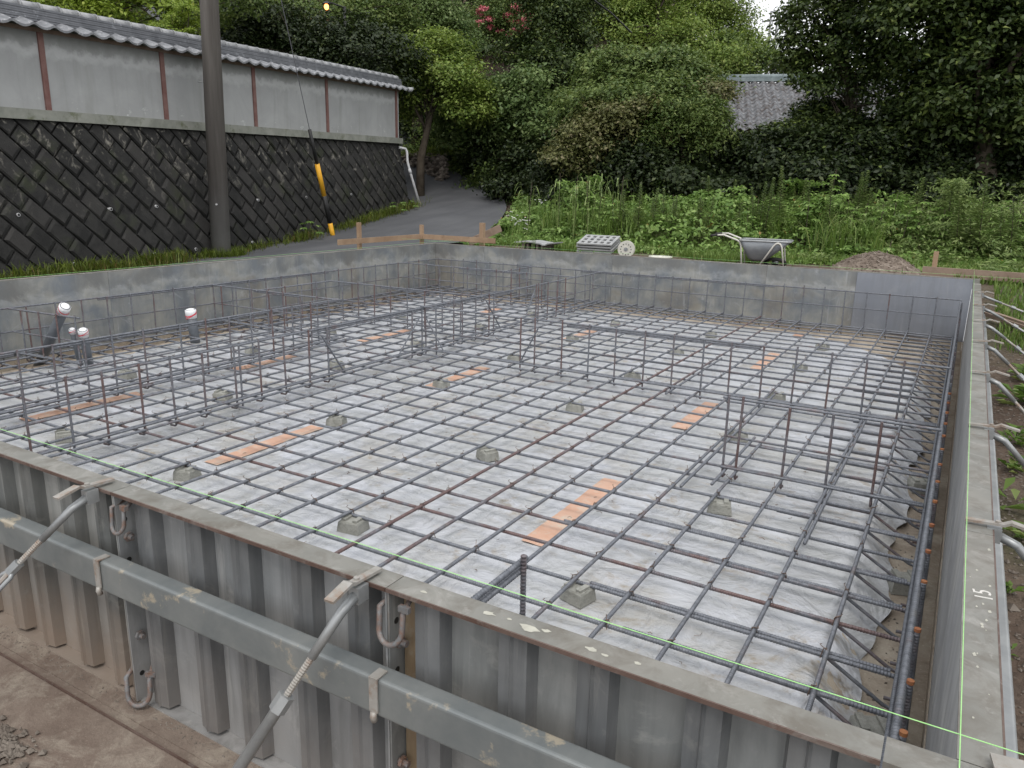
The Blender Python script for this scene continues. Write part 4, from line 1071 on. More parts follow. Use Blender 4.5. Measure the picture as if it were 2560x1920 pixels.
# roof of the wall
pitch = .262
def tile_row(side):
    b = MB(); n = int((SW1 - SW0 + .12) / pitch); K = 10
    for i in range(n):
        s0 = SW0 + i * pitch; jz = rnd.uniform(-.003, .003)
        def P(k, u, th):
            ph = k / K; s = s0 + ph * pitch
            prof_ = -.020 * math.sin(min(ph / .62, 1) * math.pi) + (.022 * math.sin((ph - .62) / .38 * math.pi) if ph > .62 else 0)
            y = side * (.30 - .27 * u) ; z = eave_z(s) - 2 + .055 + .095 * u + prof_ + th + jz
            return (s, -.0 + (.075 - y) if side > 0 else (.075 - y), z)
        V = []
        for k in range(K + 1): V += [P(k, 0, 0), P(k, 1, 0), P(k, 1, -.02), P(k, 0, -.026)]
        F = []
        for k in range(K):
            a = k * 4; c = a + 4; F += [[a, c, c + 1, a + 1], [a + 3, a + 2, c + 2, c + 3], [a, a + 3, c + 3, c], [a + 1, c + 1, c + 2, a + 2]]
        F += [[0, 1, 2, 3], [K * 4 + 3, K * 4 + 2, K * 4 + 1, K * 4]]
        b.add(V, F)
    return b
tile_row(1).build('eave_tiles', M['eave_tile'], t); tile_row(-1).build('eave_tiles', M['eave_tile'], t)
b = MB()
for k in range(6):
    w_ = .115 - .006 * k + (.004 if k % 2 else 0)
    V = []; z0 = .115 + .026 * k
    for s in (SW0, SW1 + .06): V += [(s, .075 - w_, eave_z(s) - 2 + z0), (s, .075 + w_, eave_z(s) - 2 + z0), (s, .075 + w_, eave_z(s) - 2 + z0 + .019), (s, .075 - w_, eave_z(s) - 2 + z0 + .019)]
    b.add(V, [(0, 1, 2, 3), (7, 6, 5, 4), (0, 4, 5, 1), (3, 2, 6, 7), (1, 5, 6, 2), (0, 3, 7, 4)])
    V = []; w2 = w_ - .012
    for s in (SW0 + .01, SW1 + .05): V += [(s, .075 - w2, eave_z(s) - 2 + z0 + .019), (s, .075 + w2, eave_z(s) - 2 + z0 + .019), (s, .075 + w2, eave_z(s) - 2 + z0 + .026), (s, .075 - w2, eave_z(s) - 2 + z0 + .026)]
    b.add(V, [(0, 1, 2, 3), (7, 6, 5, 4), (0, 4, 5, 1), (3, 2, 6, 7), (1, 5, 6, 2), (0, 3, 7, 4)])
b.build('ridge_courses', M['tile'], t)
b = MB(); s = SW0
while s < SW1 + .02:
    z = lambda q: eave_z(q) - 2 + .275
    b.tube([(s + .012, .075, z(s)), (s + pitch * .9, .075, z(s + pitch))], [.058, .062], 14)
    b.tube([(s - .005, .075, z(s)), (s + .020, .075, z(s))], .068, 14); s += pitch
b.build('ridge_caps', M['tile_light'], t, True)
for o in t.children:
    if o.name.startswith('ridge_caps'):
        o.data.polygons.foreach_set('use_smooth', [len(p.vertices) == 4 for p in o.data.polygons])
b = MB(); zE = eave_z(SW1) - 2
b.tube([(SW1 + .02, -.20, zE + .05), (SW1 + .08, -.235, zE + .055), (SW1 + .13, -.26, zE + .085)], [.05, .048, .028], 12); b.build('corner_tile', M['tile_light'], t, True)
# white drain pipe at the wall end
t = thing('drain_pipe', 'white plastic drain pipe running down the end of the stone wall', 'drain pipe', tuple(wall_pt(SW1, 0, 0)), WROT)
b = MB(); b.tube([(-.10, -.02, 2.07), (.05, -.10, 2.05), (.06, -.13, 1.98), (.02, -.16, 1.78), (.04, -.20, 1.60), (.12, -.48, .62)], .028, 12); b.build('pipe', M['pvc_white'], t, True)
b = MB(); b.tube([(.038, -.195, 1.62), (.047, -.225, 1.52)], .034, 12); b.build('collar', M['pvc_white'], t, True)
# raised garden behind the walls
def gz_(x, y):
    return 1.98 + .026 * (y - 6) + .25 * smooth((-x - 9) / 3) + .05 * math.sin(x * 2) * math.sin(y * 1.7)
GV = []; n = 26
b = MB()
for i in range(n + 1):
    s = SW0 + (SW1 - SW0) * i / n
    for j in range(12): p = W0 + WU * s - WN * (.2 + j * 1.5); GV.append((p.x, p.y, stone_top(s) + .03 + .16 * j * (.6 + .4 * math.sin(s))))
b.add(GV, [[i * 12 + j, (i + 1) * 12 + j, (i + 1) * 12 + j + 1, i * 12 + j + 1] for i in range(n) for j in range(11)])
tag(b.build('terrace', M['forest_floor'], smooth=True), kind='structure')

# ------------------------------------------------------------------ utility pole, guy wire
px_, py_ = -7.66, 6.08
t = thing('utility_pole', 'thick weathered concrete utility pole in front of the walls', 'utility pole', (px_, py_, 0))
t.rotation_euler = (R_(.4), R_(2.6), 0)
b = MB(); b.tube([(0, 0, -.4), (0, 0, 12)], [.142, .088], 28); b.build('shaft', M['pole'], t, True)
b = MB(); b.tube([(-.14, -.02, 2.62), (-.25, -.05, 2.63)], .008, 8); b.tube([(-.24, -.048, 2.63), (-.252, -.052, 2.63)], .014, 8); b.build('step_bolt', M['galv'], t)
b = MB(); b.tube([(.085, -.105, .95), (.09, -.125, .95)], .012, 10); b.build('tag', M['pvc_white'], t)
g0 = wall_pt(2.72, .62, .27); g1 = Vector((px_ + .35, py_, 8.2))
dirg = (g1 - g0).normalized()
t = thing('guy_wire', 'steel guy wire with a yellow and black striped sleeve by the stone wall', 'guy wire', tuple(g0))
b = MB(); b.tube([dirg * 1.5, g1 - g0], .0065, 6); b.build('cable', M['cable'], t)
for k, (a, c, m_) in enumerate([(-.1, .34, 'yellow'), (.34, .84, 'black'), (.84, 1.40, 'yellow'), (1.40, 1.98, 'black')]):
    b = MB(); b.tube([dirg * a, dirg * c], .042 if k < 3 else .030, 14); b.build('sleeve', M[m_], t, True, label=('yellow' if m_ == 'yellow' else 'black') + ' band of the sleeve')

# overhead cable seen near the top middle
def at(px, py, depth):
    return CAM + FWD * depth + RIGHT * ((px - 1280) / FPX * depth) + UP * ((960 - py) / FPX * depth)
b = MB(); p0, p1 = at(1450, -40, 12), at(1527, 32, 12.6); b.tube([p0, p0.lerp(p1, .5) + Vector((0, 0, -.04)), p1, p1 + (p1 - p0) * .25 + Vector((0, .6, -.1))], .014, 8)
tag(b.build('overhead_cable', M['black']), 'short piece of thick black overhead cable among the tree tops', 'cable')

# ------------------------------------------------------------------ street lamp (lit)
lp = at(816, 15, 17.5)
t = thing('street_lamp', 'small lit orange street lamp glowing in the dark trees', 'street lamp', (lp.x, lp.y, ground_z(lp.x, lp.y)))
hz = lp.z - t.location.z
em = NG('lamp_glow'); em.fin((1, .5, .2), .4); em.b.inputs['Emission Color'].default_value = (1, .30, .08, 1); em.b.inputs['Emission Strength'].default_value = 3.2
b = MB(); b.tube([(0, .6, -.3), (0, .6, hz + .1)], .035, 10); b.build('post', M['black'], t, True)
b = MB(); b.tube([(0, .6, hz + .08), (0, 0, hz + .10)], .02, 8); b.build('arm', M['black'], t)
b = MB(); b.lathe([(.0, .09), (.05, .085), (.10, .05), (.105, .045), (.0, .05)], 16, (0, 0, hz)); b.build('shade', M['black'], t, True)
b = MB(); b.lathe([(.0, -.075), (.035, -.06), (.052, -.02), (.05, .02), (.03, .05), (0, .052)], 16, (0, 0, hz - .01)); b.build('bulb', em.mat, t, True)

# ------------------------------------------------------------------ foliage
def leaf_quads(Pc, Nn, size, aspect=.55, fold=.15, g=rng):
    n = len(Pc); Nn = Nn / (np.linalg.norm(Nn, axis=1, keepdims=True) + 1e-9)
    r = g.normal(size=(n, 3)); T = np.cross(Nn, r); T /= (np.linalg.norm(T, axis=1, keepdims=True) + 1e-9); B = np.cross(Nn, T)
    s = size * g.uniform(.65, 1.35, (n, 1)); V = np.empty((n, 4, 3))
    V[:, 0] = Pc - T * s * .5; V[:, 1] = Pc + B * s * aspect * .5 + Nn * s * fold - T * s * .06
    V[:, 2] = Pc + T * s * .5; V[:, 3] = Pc - B * s * aspect * .5 + Nn * s * fold - T * s * .06
    return V
def crown_pts(blobs, nclump, nleaf, csize, g=rng, flat=.45, shell=(.62, 1.05), droop=.0, upb=.55):
    """leaf centres and normals: each blob carries leafy boughs, each bough carries clumps on its outer and upper side, with gaps between"""
    Ps, Ns, cc = [], [], []
    vol = np.array([b[3] * b[4] * b[5] for b in blobs]) ** (2 / 3); vol = vol / vol.sum()
    for (cx, cy, cz, rx, ry, rz), f in zip(blobs, vol):
        m = max(6, int(nclump * f)); ns = max(5, int(m / 9)); R = np.array([rx, ry, rz])
        sd_ = g.normal(size=(ns, 3)); sd_ /= np.linalg.norm(sd_, axis=1, keepdims=True)
        sc_ = np.array([cx, cy, cz]) + sd_ * g.uniform(shell[0] * .75, shell[1] * .92, (ns, 1)) * R
        sr = g.uniform(.20, .42, (ns, 1)) * (rx * ry * rz) ** (1 / 3)
        k = g.integers(0, ns, m); d = g.normal(size=(m, 3)) + sd_[k] * .7 + np.array([0, 0, .75]); d /= np.linalg.norm(d, axis=1, keepdims=True)
        c0 = sc_[k] + d * sr[k] * g.uniform(.75, 1.1, (m, 1)) * np.array([1.25, 1.25, .8]); cc.append(c0)
        o = g.normal(size=(m, nleaf, 3)) * csize * np.array([1, 1, flat]); o[..., 2] -= droop * np.abs(o[..., 0] + o[..., 1])
        P = c0[:, None] + o; N = d[:, None] * .7 + np.array([0, 0, upb]) + g.normal(size=(m, nleaf, 3)) * .38
        Ps.append(P.reshape(-1, 3)); Ns.append(N.reshape(-1, 3))
    return np.concatenate(Ps), np.concatenate(Ns), np.concatenate(cc)
def tree(name, label, cat, base, blobs, leaf, nclump, nleaf, csize, lsize, group=None, trunk_r=.10, trunk=True, flat=.45, droop=0., extra=None, upb=.55, shell=(.62, 1.05), aspect=.55, limbs=22):
    bx_, by_, bz_ = base
    t = thing(name, label, cat, base, 0, group)
    P, N, cc = crown_pts(blobs, nclump, nleaf, csize, flat=flat, droop=droop, upb=upb, shell=shell)
    P = P - np.array(base); V = leaf_quads(P, N, lsize, aspect)
    link('crown', quads('crown', V, L[leaf]), t)
    if extra:
        for lf, frac, sz in extra:
            nn = int(len(P) * frac); idx = rng.choice(len(P), nn, replace=False)
            top = idx[np.argsort(-P[idx, 2])[: int(nn * .7)]]
            link('outer_leaves', quads('outer_leaves', leaf_quads(P[top] + rng.normal(size=(len(top), 3)) * .05, N[top] + np.array([0, 0, .5]), sz), L[lf]), t)
    if trunk:
        b = MB(); top = Vector((sum(q[0] for q in blobs) / len(blobs) - bx_, sum(q[1] for q in blobs) / len(blobs) - by_, sum(q[2] for q in blobs) / len(blobs) - bz_))
        m_ = [Vector((0, 0, -.2)), top * .35 + Vector((rnd.uniform(-.1, .1), rnd.uniform(-.1, .1), 0)), top * .7, top]
        b.tube(m_, [trunk_r, trunk_r * .8, trunk_r * .55, trunk_r * .3], 10); tr_ = b.build('trunk', M['bark'], t, True)
        b = MB(); sel = rng.choice(len(cc), min(limbs, len(cc)), replace=False)
        for i in sel:
            q = Vector(cc[i]) - Vector(base); st = m_[1].lerp(m_[3], rnd.uniform(.1, 1)); md = st.lerp(q, .5) + Vector((rnd.uniform(-.1, .1), rnd.uniform(-.1, .1), .12))
            b.tube([st, md, q], [trunk_r * .35, trunk_r * .2, .006], 5)
        b.build('limbs', M['bark'], t, True, fix=False)
    return t
def blob_at(px, py, dep, rpx, rpy=None, rd=None):
    p = at(px, py, dep); r = rpx / FPX * dep; rv = (rpy or rpx) / FPX * dep
    return (p.x, p.y, p.z, r, rd or r, rv)
def base_of(px, dep):
    p = at(px, 480, dep); return (p.x, p.y, ground_z(p.x, p.y))
GT = 'trees and bushes beyond the road and the plot'
# --- behind the wall, on the terrace
tree('shrub', 'yellow-green shrub rising above the tiled wall at the top left', 'shrub', tuple(at(240, 260, 13)), [blob_at(170, 5, 13, 110, 70), blob_at(300, 15, 13, 90, 70), blob_at(60, -60, 14, 120, 80), blob_at(400, 40, 13.4, 70, 80)], 'yellow', 520, 26, .13, .085, GT, .05)
tree('shrub', 'clipped bright green mound shrub just left of the utility pole', 'shrub', tuple(at(455, 260, 12.6)), [blob_at(468, 48, 12.6, 56, 26), blob_at(425, 78, 12.5, 52, 26), blob_at(490, 88, 12.5, 36, 22), blob_at(380, 95, 12.4, 30, 26)], 'yellow', 420, 30, .045, .036, GT, .03, upb=.8)
tree('shrub', 'olive shrub with dark gaps above the wall roof, left', 'shrub', tuple(at(350, 200, 15)), [blob_at(330, 30, 15, 80, 60), blob_at(560, -10, 16, 130, 60), blob_at(100, -20, 16, 150, 80)], 'mid', 500, 24, .15, .09, GT, .05)
tree('hedge', 'long dark hedge above the wall roof, right of the pole', 'hedge', tuple(at(760, 210, 17)), [blob_at(600 + 90 * i, 120 + 12 * i, 17.5, 90, 100) for i in range(5)], 'vdark', 1500, 26, .16, .085, GT, .06)
tree('tree', 'dark spreading tree with sunlit leaf tips, right of the pole at the top', 'tree', tuple(at(700, 200, 19)), [blob_at(600, 10, 19, 110, 40), blob_at(730, 30, 19.5, 110, 35), blob_at(860, 60, 20, 90, 40), blob_at(950, 30, 20, 80, 70)], 'mid', 700, 24, .2, .09, GT, .12)
# --- beyond the bend
tree('bush', 'bright vine-covered bush right of the end of the tiled wall', 'bush', base_of(1050, 18.5), [blob_at(1050, 175, 18.5, 100, 62), blob_at(1120, 210, 18.2, 80, 62), blob_at(1010, 240, 18.5, 50, 50), blob_at(1165, 260, 18, 60, 55), blob_at(1090, 130, 18.8, 70, 40)], 'bright', 1500, 24, .16, .085, GT, .12, upb=.75, extra=[('yellow', .08, .08)])
tree('conifer', 'bluish green fine-leaved tree behind the vine-covered bush', 'tree', base_of(1040, 22), [blob_at(1040, 50, 22, 110, 55), blob_at(960, 90, 22, 60, 70), blob_at(1120, 100, 22, 80, 45), blob_at(1000, 0, 22, 80, 50)], 'blue', 1300, 22, .22, .085, GT, .14, flat=.3)
tree('flowering_tree', 'tree with clusters of pink blossom near the top middle', 'tree', base_of(1270, 24), [blob_at(1260, 40, 24, 95, 60), blob_at(1330, 20, 24, 60, 60), blob_at(1230, 75, 23.6, 60, 30)], 'mid', 800, 22, .22, .085, GT, .12)
P, N, cc = crown_pts([blob_at(1262, 40, 23.2, 70, 42), blob_at(1300, 55, 23, 60, 22), blob_at(1345, 22, 23, 30, 22), blob_at(1215, 50, 23, 20, 24)], 95, 44, .055, upb=.3, shell=(.8, 1.1))
ft = [o for o in C.objects if o.get('label', '').startswith('tree with clusters of pink')][0]
link('blossom', quads('blossom', leaf_quads(P - np.array(ft.location), N, .05, .9), M['petal']), ft)
tree('tree', 'dark columnar tree smothered in climbers, left of the overhead cable', 'tree', base_of(1400, 19), [blob_at(1400, -20, 19, 80, 70), blob_at(1405, 90, 18.8, 72, 80), blob_at(1385, 190, 18.6, 66, 70), blob_at(1300, 130, 19, 60, 30), blob_at(1440, 160, 19, 40, 60)], 'dark', 1900, 24, .17, .08, GT, .16, extra=[('mid', .05, .08)])
tree('bush', 'broad bush with bluish leaves above dark shade, left of centre', 'bush', base_of(1290, 19.5), [blob_at(1230, 260, 19.8, 110, 60), blob_at(1330, 250, 18.0, 90, 60), blob_at(1290, 320, 19.3, 120, 60), blob_at(1180, 330, 19.9, 80, 60), blob_at(1380, 330, 17.6, 60, 50)], 'blue', 1900, 24, .18, .095, GT, .1)
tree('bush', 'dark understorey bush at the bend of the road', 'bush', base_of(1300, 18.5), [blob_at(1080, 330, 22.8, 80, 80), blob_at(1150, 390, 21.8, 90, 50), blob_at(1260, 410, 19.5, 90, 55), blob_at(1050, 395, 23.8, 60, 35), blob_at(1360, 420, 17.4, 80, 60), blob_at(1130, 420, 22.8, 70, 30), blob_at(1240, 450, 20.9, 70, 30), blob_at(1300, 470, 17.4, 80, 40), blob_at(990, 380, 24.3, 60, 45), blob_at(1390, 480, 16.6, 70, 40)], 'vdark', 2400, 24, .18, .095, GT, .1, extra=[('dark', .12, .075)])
tree('tree', 'pale green tall tree behind the overhead cable', 'tree', base_of(1620, 27), [blob_at(1550, 60, 27, 90, 80), blob_at(1650, 100, 26.5, 110, 60), blob_at(1760, 150, 26, 100, 50), blob_at(1600, -20, 27, 120, 60)], 'bright', 1700, 22, .28, .11, GT, .16, shell=(.4, 1.1))
tree('tree', 'light tree at the left edge of the patch of sky', 'tree', base_of(1800, 29), [blob_at(1800, 20, 29, 80, 40), blob_at(1845, 60, 29, 50, 45), blob_at(1740, 60, 29, 70, 50), blob_at(1870, 110, 28.6, 60, 30), blob_at(1720, -20, 29, 90, 50)], 'bright', 900, 20, .26, .11, GT, .12, shell=(.4, 1.1), extra=[('yellow', .05, .1)])
tree('bush', 'broad tangled bush in the middle, lit on its upper leaves', 'bush', base_of(1600, 15), [blob_at(1560, 200, 15.4, 110, 60), blob_at(1660, 190, 15.3, 100, 55), blob_at(1500, 270, 15, 90, 60), blob_at(1620, 270, 14.7, 120, 60), blob_at(1730, 240, 15, 70, 65)], 'mid', 2200, 24, .14, .082, GT, .12, extra=[('blue', .08, .085)])
tree('bush', 'olive bush with brownish seed tufts, right of centre', 'bush', base_of(1540, 14.2), [blob_at(1500, 330, 14.2, 70, 60), blob_at(1580, 320, 14.2, 80, 60), blob_at(1440, 390, 14.3, 70, 50), blob_at(1770, 240, 14.6, 60, 30)], 'olive', 1000, 24, .12, .07, GT, .07)
tree('bush', 'bush of long drooping leaf sprays, in front of deep shade', 'bush', base_of(1720, 14), [blob_at(1700, 280, 14, 80, 40), blob_at(1760, 300, 13.8, 60, 60), blob_at(1640, 300, 14, 40, 60)], 'mid', 700, 26, .12, .075, GT, .06, droop=.9, aspect=.35)
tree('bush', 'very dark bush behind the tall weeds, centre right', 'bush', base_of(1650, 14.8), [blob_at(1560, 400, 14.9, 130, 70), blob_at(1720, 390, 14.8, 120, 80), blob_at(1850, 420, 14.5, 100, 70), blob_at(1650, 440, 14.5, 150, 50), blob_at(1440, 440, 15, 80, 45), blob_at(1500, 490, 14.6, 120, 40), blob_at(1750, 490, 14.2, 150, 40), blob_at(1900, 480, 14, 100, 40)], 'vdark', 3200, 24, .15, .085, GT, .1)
tree('bush', 'bush with yellowish leaves below the tiled house roof', 'bush', base_of(1960, 14), [blob_at(1940, 362, 14, 80, 32), blob_at(2070, 285, 14.2, 60, 26), blob_at(2000, 320, 14.2, 50, 30), blob_at(2100, 330, 14, 80, 30)], 'dark', 1000, 24, .12, .08, GT, .07, extra=[('bright', .10, .08)])
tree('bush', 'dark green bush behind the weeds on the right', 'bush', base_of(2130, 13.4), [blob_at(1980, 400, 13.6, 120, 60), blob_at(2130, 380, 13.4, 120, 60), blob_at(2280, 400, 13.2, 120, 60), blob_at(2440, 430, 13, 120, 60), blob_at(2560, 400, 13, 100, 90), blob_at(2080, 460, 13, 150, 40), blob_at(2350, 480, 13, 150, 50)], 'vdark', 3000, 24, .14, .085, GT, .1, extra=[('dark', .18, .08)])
tree('bush', 'dense green bushes spilling down to the far edge of the road bend', 'bush', base_of(1120, 21.5), [blob_at(1080, 405, 22.2, 80, 38), blob_at(1010, 385, 23, 60, 40), blob_at(1160, 425, 21, 70, 36), blob_at(1235, 450, 19.3, 60, 32), blob_at(1100, 350, 22.5, 90, 50), blob_at(1300, 470, 18.2, 60, 28), blob_at(1190, 370, 21.5, 80, 50)], 'mid', 2000, 24, .16, .095, GT, .08, extra=[('bright', .06, .09)])
# --- the big overhanging tree at the right
tree('big_tree', 'huge dark broadleaf tree overhanging the right side of the view', 'tree', base_of(2480, 12.5),
     [blob_at(2350, 60, 12.2, 150, 90), blob_at(2480, 150, 12, 130, 100), blob_at(2560, 20, 12, 160, 130), blob_at(2420, 250, 12.2, 130, 70), blob_at(2540, 300, 12.4, 120, 90), blob_at(2310, 190, 12.5, 60, 50), blob_at(2330, 330, 12.8, 110, 50), blob_at(2700, 200, 12, 160, 200), blob_at(2400, -80, 12, 200, 80)],
     'dark', 3800, 24, .15, .095, GT, .22, extra=[('mid', .10, .095)], limbs=50)
tree('broadleaf_tree', 'open-crowned broadleaf tree with sky showing between its leaves', 'tree', base_of(2200, 13.6),
     [blob_at(2080, 50, 13.4, 100, 55), blob_at(2190, 40, 13.2, 90, 60), blob_at(2010, 110, 13.6, 70, 45), blob_at(2120, 120, 13.3, 90, 45), blob_at(2230, 130, 13, 60, 50), blob_at(1990, 165, 13.8, 70, 25), blob_at(2040, 190, 13.7, 60, 22), blob_at(2130, 180, 13.5, 70, 30), blob_at(2080, 215, 13.6, 60, 30), blob_at(2170, 220, 13.4, 70, 45), blob_at(2240, 270, 13.2, 60, 50), blob_at(1970, 45, 13.8, 40, 50), blob_at(2100, -30, 13.3, 130, 40)],
     'dark', 1050, 16, .13, .085, GT, .05, shell=(.3, 1.05), extra=[('mid', .12, .085)], limbs=26)
# --- woodland on the hill behind
def wood(name, n, label):
    Ps, Ns = [], []
    for _ in range(n):
        a = R_(rnd.uniform(-66, -18.5)); d = rnd.uniform(33, 56); x = CAM.x + math.sin(a) * d; y = CAM.y + math.cos(a) * d; z = ground_z(x, y); r = rnd.uniform(1.6, 3.2)
        P, N, _c = crown_pts([(x, y, z + r * 1.1, r, r, r * 1.3)], 80, 26, r * .12, upb=.5); Ps.append(P); Ns.append(N)
    return link(name, quads(name, leaf_quads(np.concatenate(Ps), np.concatenate(Ns), .20), L['vdark']))
tag(wood('woodland', 230, ''), 'dark mass of woodland covering the hillside behind the wall and road', 'woodland', kind='stuff')
for k, (pxx, dep, h, lf, lab) in enumerate([(880, 24, 60, 'dark', 'dark tree on the slope above the street lamp'), (660, 26, 60, 'vdark', 'very dark cedar-like tree behind the hedge'), (1180, 27, 40, 'vdark', 'dark tree behind the pink blossom, left'), (1480, 30, 30, 'mid', 'green tree on the skyline behind the columnar tree')]):
    tree('tree', lab, 'tree', base_of(pxx, dep), [blob_at(pxx, 40, dep, 120, 80), blob_at(pxx + 70, 130, dep, 100, 80), blob_at(pxx - 60, 160, dep, 90, 90)], lf, 900, 22, .28, .12, GT, .15)
# trees at the right background so the skyline stays closed below the roof
tree('tree', 'green tree left of the tiled house, below the patch of sky', 'tree', base_of(1880, 28), [blob_at(1870, 168, 27.5, 90, 34), blob_at(1960, 160, 28, 60, 24), blob_at(1820, 130, 27, 60, 50)], 'mid', 700, 22, .22, .1, GT, .1, extra=[('yellow', .2, .1)])
tree('tree', 'dark tree behind the right end of the house', 'tree', base_of(2450, 27), [blob_at(2400, 250, 26, 120, 110), blob_at(2560, 200, 26, 120, 140)], 'vdark', 900, 22, .3, .13, GT, .15)

# ------------------------------------------------------------------ house
hp0, hp1 = at(1750, 212, 25.5), at(2330, 178, 24.0)
hd = (hp1 - hp0); hd.z = 0; hl = hd.length; hd.normalize(); hn = Vector((hd.y, -hd.x, 0))
if hn.dot(CAM - hp0) < 0: hn = -hn
t = thing('house', 'old house with a grey glazed tile roof half hidden by the trees', 'house', (hp0.x, hp0.y, 0), math.atan2(hd.y, hd.x))
Rz = (hp0.z + hp1.z) / 2; run = 3.6; drop = 1.75
# local y: front side is toward the camera = negative y if hn == -perp
sy = -1 if Vector((-hd.y, hd.x, 0)).dot(hn) < 0 else 1
b = MB(); nc = int(hl / .27) + 4; nr = 13; K = 6
for r in range(nr):
    V = []; n = nc * K
    for i in range(n + 1):
        x = -.5 + i * .27 / K; ph = (i % K) / K; w_ = .048 * math.sin(ph * 2 * math.pi)
        for u, dz in ((r / nr, .025), ((r + 1.12) / nr, .085)):
            V.append((x, sy * u * run, Rz - .12 - u * drop + w_ + dz))
        V.append((x, sy * (r + 1.12) / nr * run, Rz - .12 - (r + 1.12) / nr * drop + w_ + .030))
    F = []
    for i in range(n): a = i * 3; F += [[a, a + 1, a + 4, a + 3], [a + 1, a + 2, a + 5, a + 4]]
    b.add(V, F)
b.build('roof', M['house_tile'], t, True, fix=False)
b = MB(); b.add([(-.5, 0, Rz - .15), (hl + .6, 0, Rz - .15), (hl + .6, -sy * run, Rz - .15 - drop), (-.5, -sy * run, Rz - .15 - drop), (-.5, 0, Rz - .25), (hl + .6, 0, Rz - .25), (hl + .6, -sy * run, Rz - .25 - drop), (-.5, -sy * run, Rz - .25 - drop)], [(0, 1, 2, 3), (7, 6, 5, 4), (0, 4, 5, 1), (1, 5, 6, 2), (2, 6, 7, 3), (3, 7, 4, 0)]); b.build('rear_roof', M['house_tile'], t)
b = MB(); b.box((-.55, -.14, Rz - .10), (hl + .65, .14, Rz + .02)); b.tube([(-.6, 0, Rz + .05), (hl + .7, 0, Rz + .05)], .085, 12); b.build('ridge', M['copper'], t)
b = MB(); b.box((0, -3.1, .5), (hl, 3.1, Rz - 1.7)); b.build('walls', M['house_wall'], t)
for xg in (0.0, hl - .01):
    b = MB(); b.prism([(-3.2, Rz - 1.72), (3.2, Rz - 1.72), (0, Rz - .2)], 0, xg, xg + .01); b.build('gable', M['house_wall'], t)
b = MB(); b.box((1.0, sy * 3.1, 1.2), (2.6, sy * 3.14, 2.6)); wn = b.build('window', M['dark_rubber'], t)
# utility pole tops seen tiny in the sky gap
pp = at(1931, 90, 60); t = thing('distant_pole', 'tiny distant power pole with crossarm in the patch of sky', 'power pole', (pp.x, pp.y, 1))
b = MB(); b.tube([(-.25, 0, 0), (-.25, 0, pp.z + .8)], .09, 6); b.tube([(.25, 0, 0), (.25, 0, pp.z + .7)], .09, 6); b.build('shaft', M['galv'], t)
b = MB(); b.box((-.9, -.05, pp.z + .05), (.9, .05, pp.z + .17)); b.build('crossarm', M['galv'], t)
# distant hill
b = MB(); n = 40; V = []
for i in range(n + 1):
    a = R_(-40 + 90 * i / n); d = 520; hgt = 62 + 26 * math.sin(i * .45) + 10 * math.sin(i * 1.3)
    V += [(math.sin(a) * d, math.cos(a) * d, 0), (math.sin(a) * (d + 90), math.cos(a) * (d + 90), hgt), (math.sin(a) * (d + 200), math.cos(a) * (d + 200), 0)]
b.add(V, [[i * 3, i * 3 + 3, i * 3 + 4, i * 3 + 1] for i in range(n)] + [[i * 3 + 1, i * 3 + 4, i * 3 + 5, i * 3 + 2] for i in range(n)])
tag(b.build('hills', M['far_hill'], fix=False), kind='structure')

# ------------------------------------------------------------------ grass and weeds
def blades(P, h, w, lean=.35, seg=2, g=rng):
    n = len(P); a = g.uniform(0, 6.283, n); d = np.stack([np.cos(a), np.sin(a), np.zeros(n)], 1); s = np.stack([-np.sin(a), np.cos(a), np.zeros(n)], 1)
    h = (h * g.uniform(.5, 1.3, n))[:, None]; w = (w * g.uniform(.7, 1.3, n))[:, None]; ln = (lean * g.uniform(.2, 1.6, n))[:, None]; up = np.array([0, 0, 1.])
    m1 = P + up * h * .55 + d * h * ln * .35; tp = P + up * h * (1 - ln * .35) + d * h * ln
    V = np.empty((n * 2, 4, 3)); V[:n, 0] = P - s * w / 2; V[:n, 1] = P + s * w / 2; V[:n, 2] = m1 + s * w * .42; V[:n, 3] = m1 - s * w * .42
    V[n:, 0] = m1 - s * w * .42; V[n:, 1] = m1 + s * w * .42; V[n:, 2] = tp + s * w * .06; V[n:, 3] = tp - s * w * .06
    return V
def scatter(n, f, cond=None):
    o = []
    while len(o) < n:
        x, y = f()
        if cond and not cond(x, y): continue
        o.append((x, y, ground_z(x, y)))
    return np.array(o)
# meadow grass behind the back wall and on the right
P = scatter(30000, lambda: (rnd.uniform(-4.6, 7.5), 7.0 + abs(rnd.gauss(.9, 1.2))), lambda x, y: math.hypot((x - 1.13) / .55, (y - 7.7) / .45) > 1 and (y > 7.75 + .25 * math.sin(x * 3) or x > 1.9 or rnd.random() < .015) and x > -4.0 - .3 * (y - 7))
tag(link('meadow_grass', quads('meadow_grass', blades(P, .10, .011), L['grass'])), 'fresh green grass behind the back wall', 'grass', kind='stuff')
P = scatter(26000, lambda: (rnd.uniform(2.25, 8), rnd.uniform(1.2, 9)), lambda x, y: (y > 3.9 + .3 * math.sin(x * 7) or rnd.random() < .12) and (x > 2.42 or y > 4.4))
tag(link('verge_grass', quads('verge_grass', blades(P, .085, .010), L['grass'])), 'low grass on the right of the formwork', 'grass', kind='stuff')
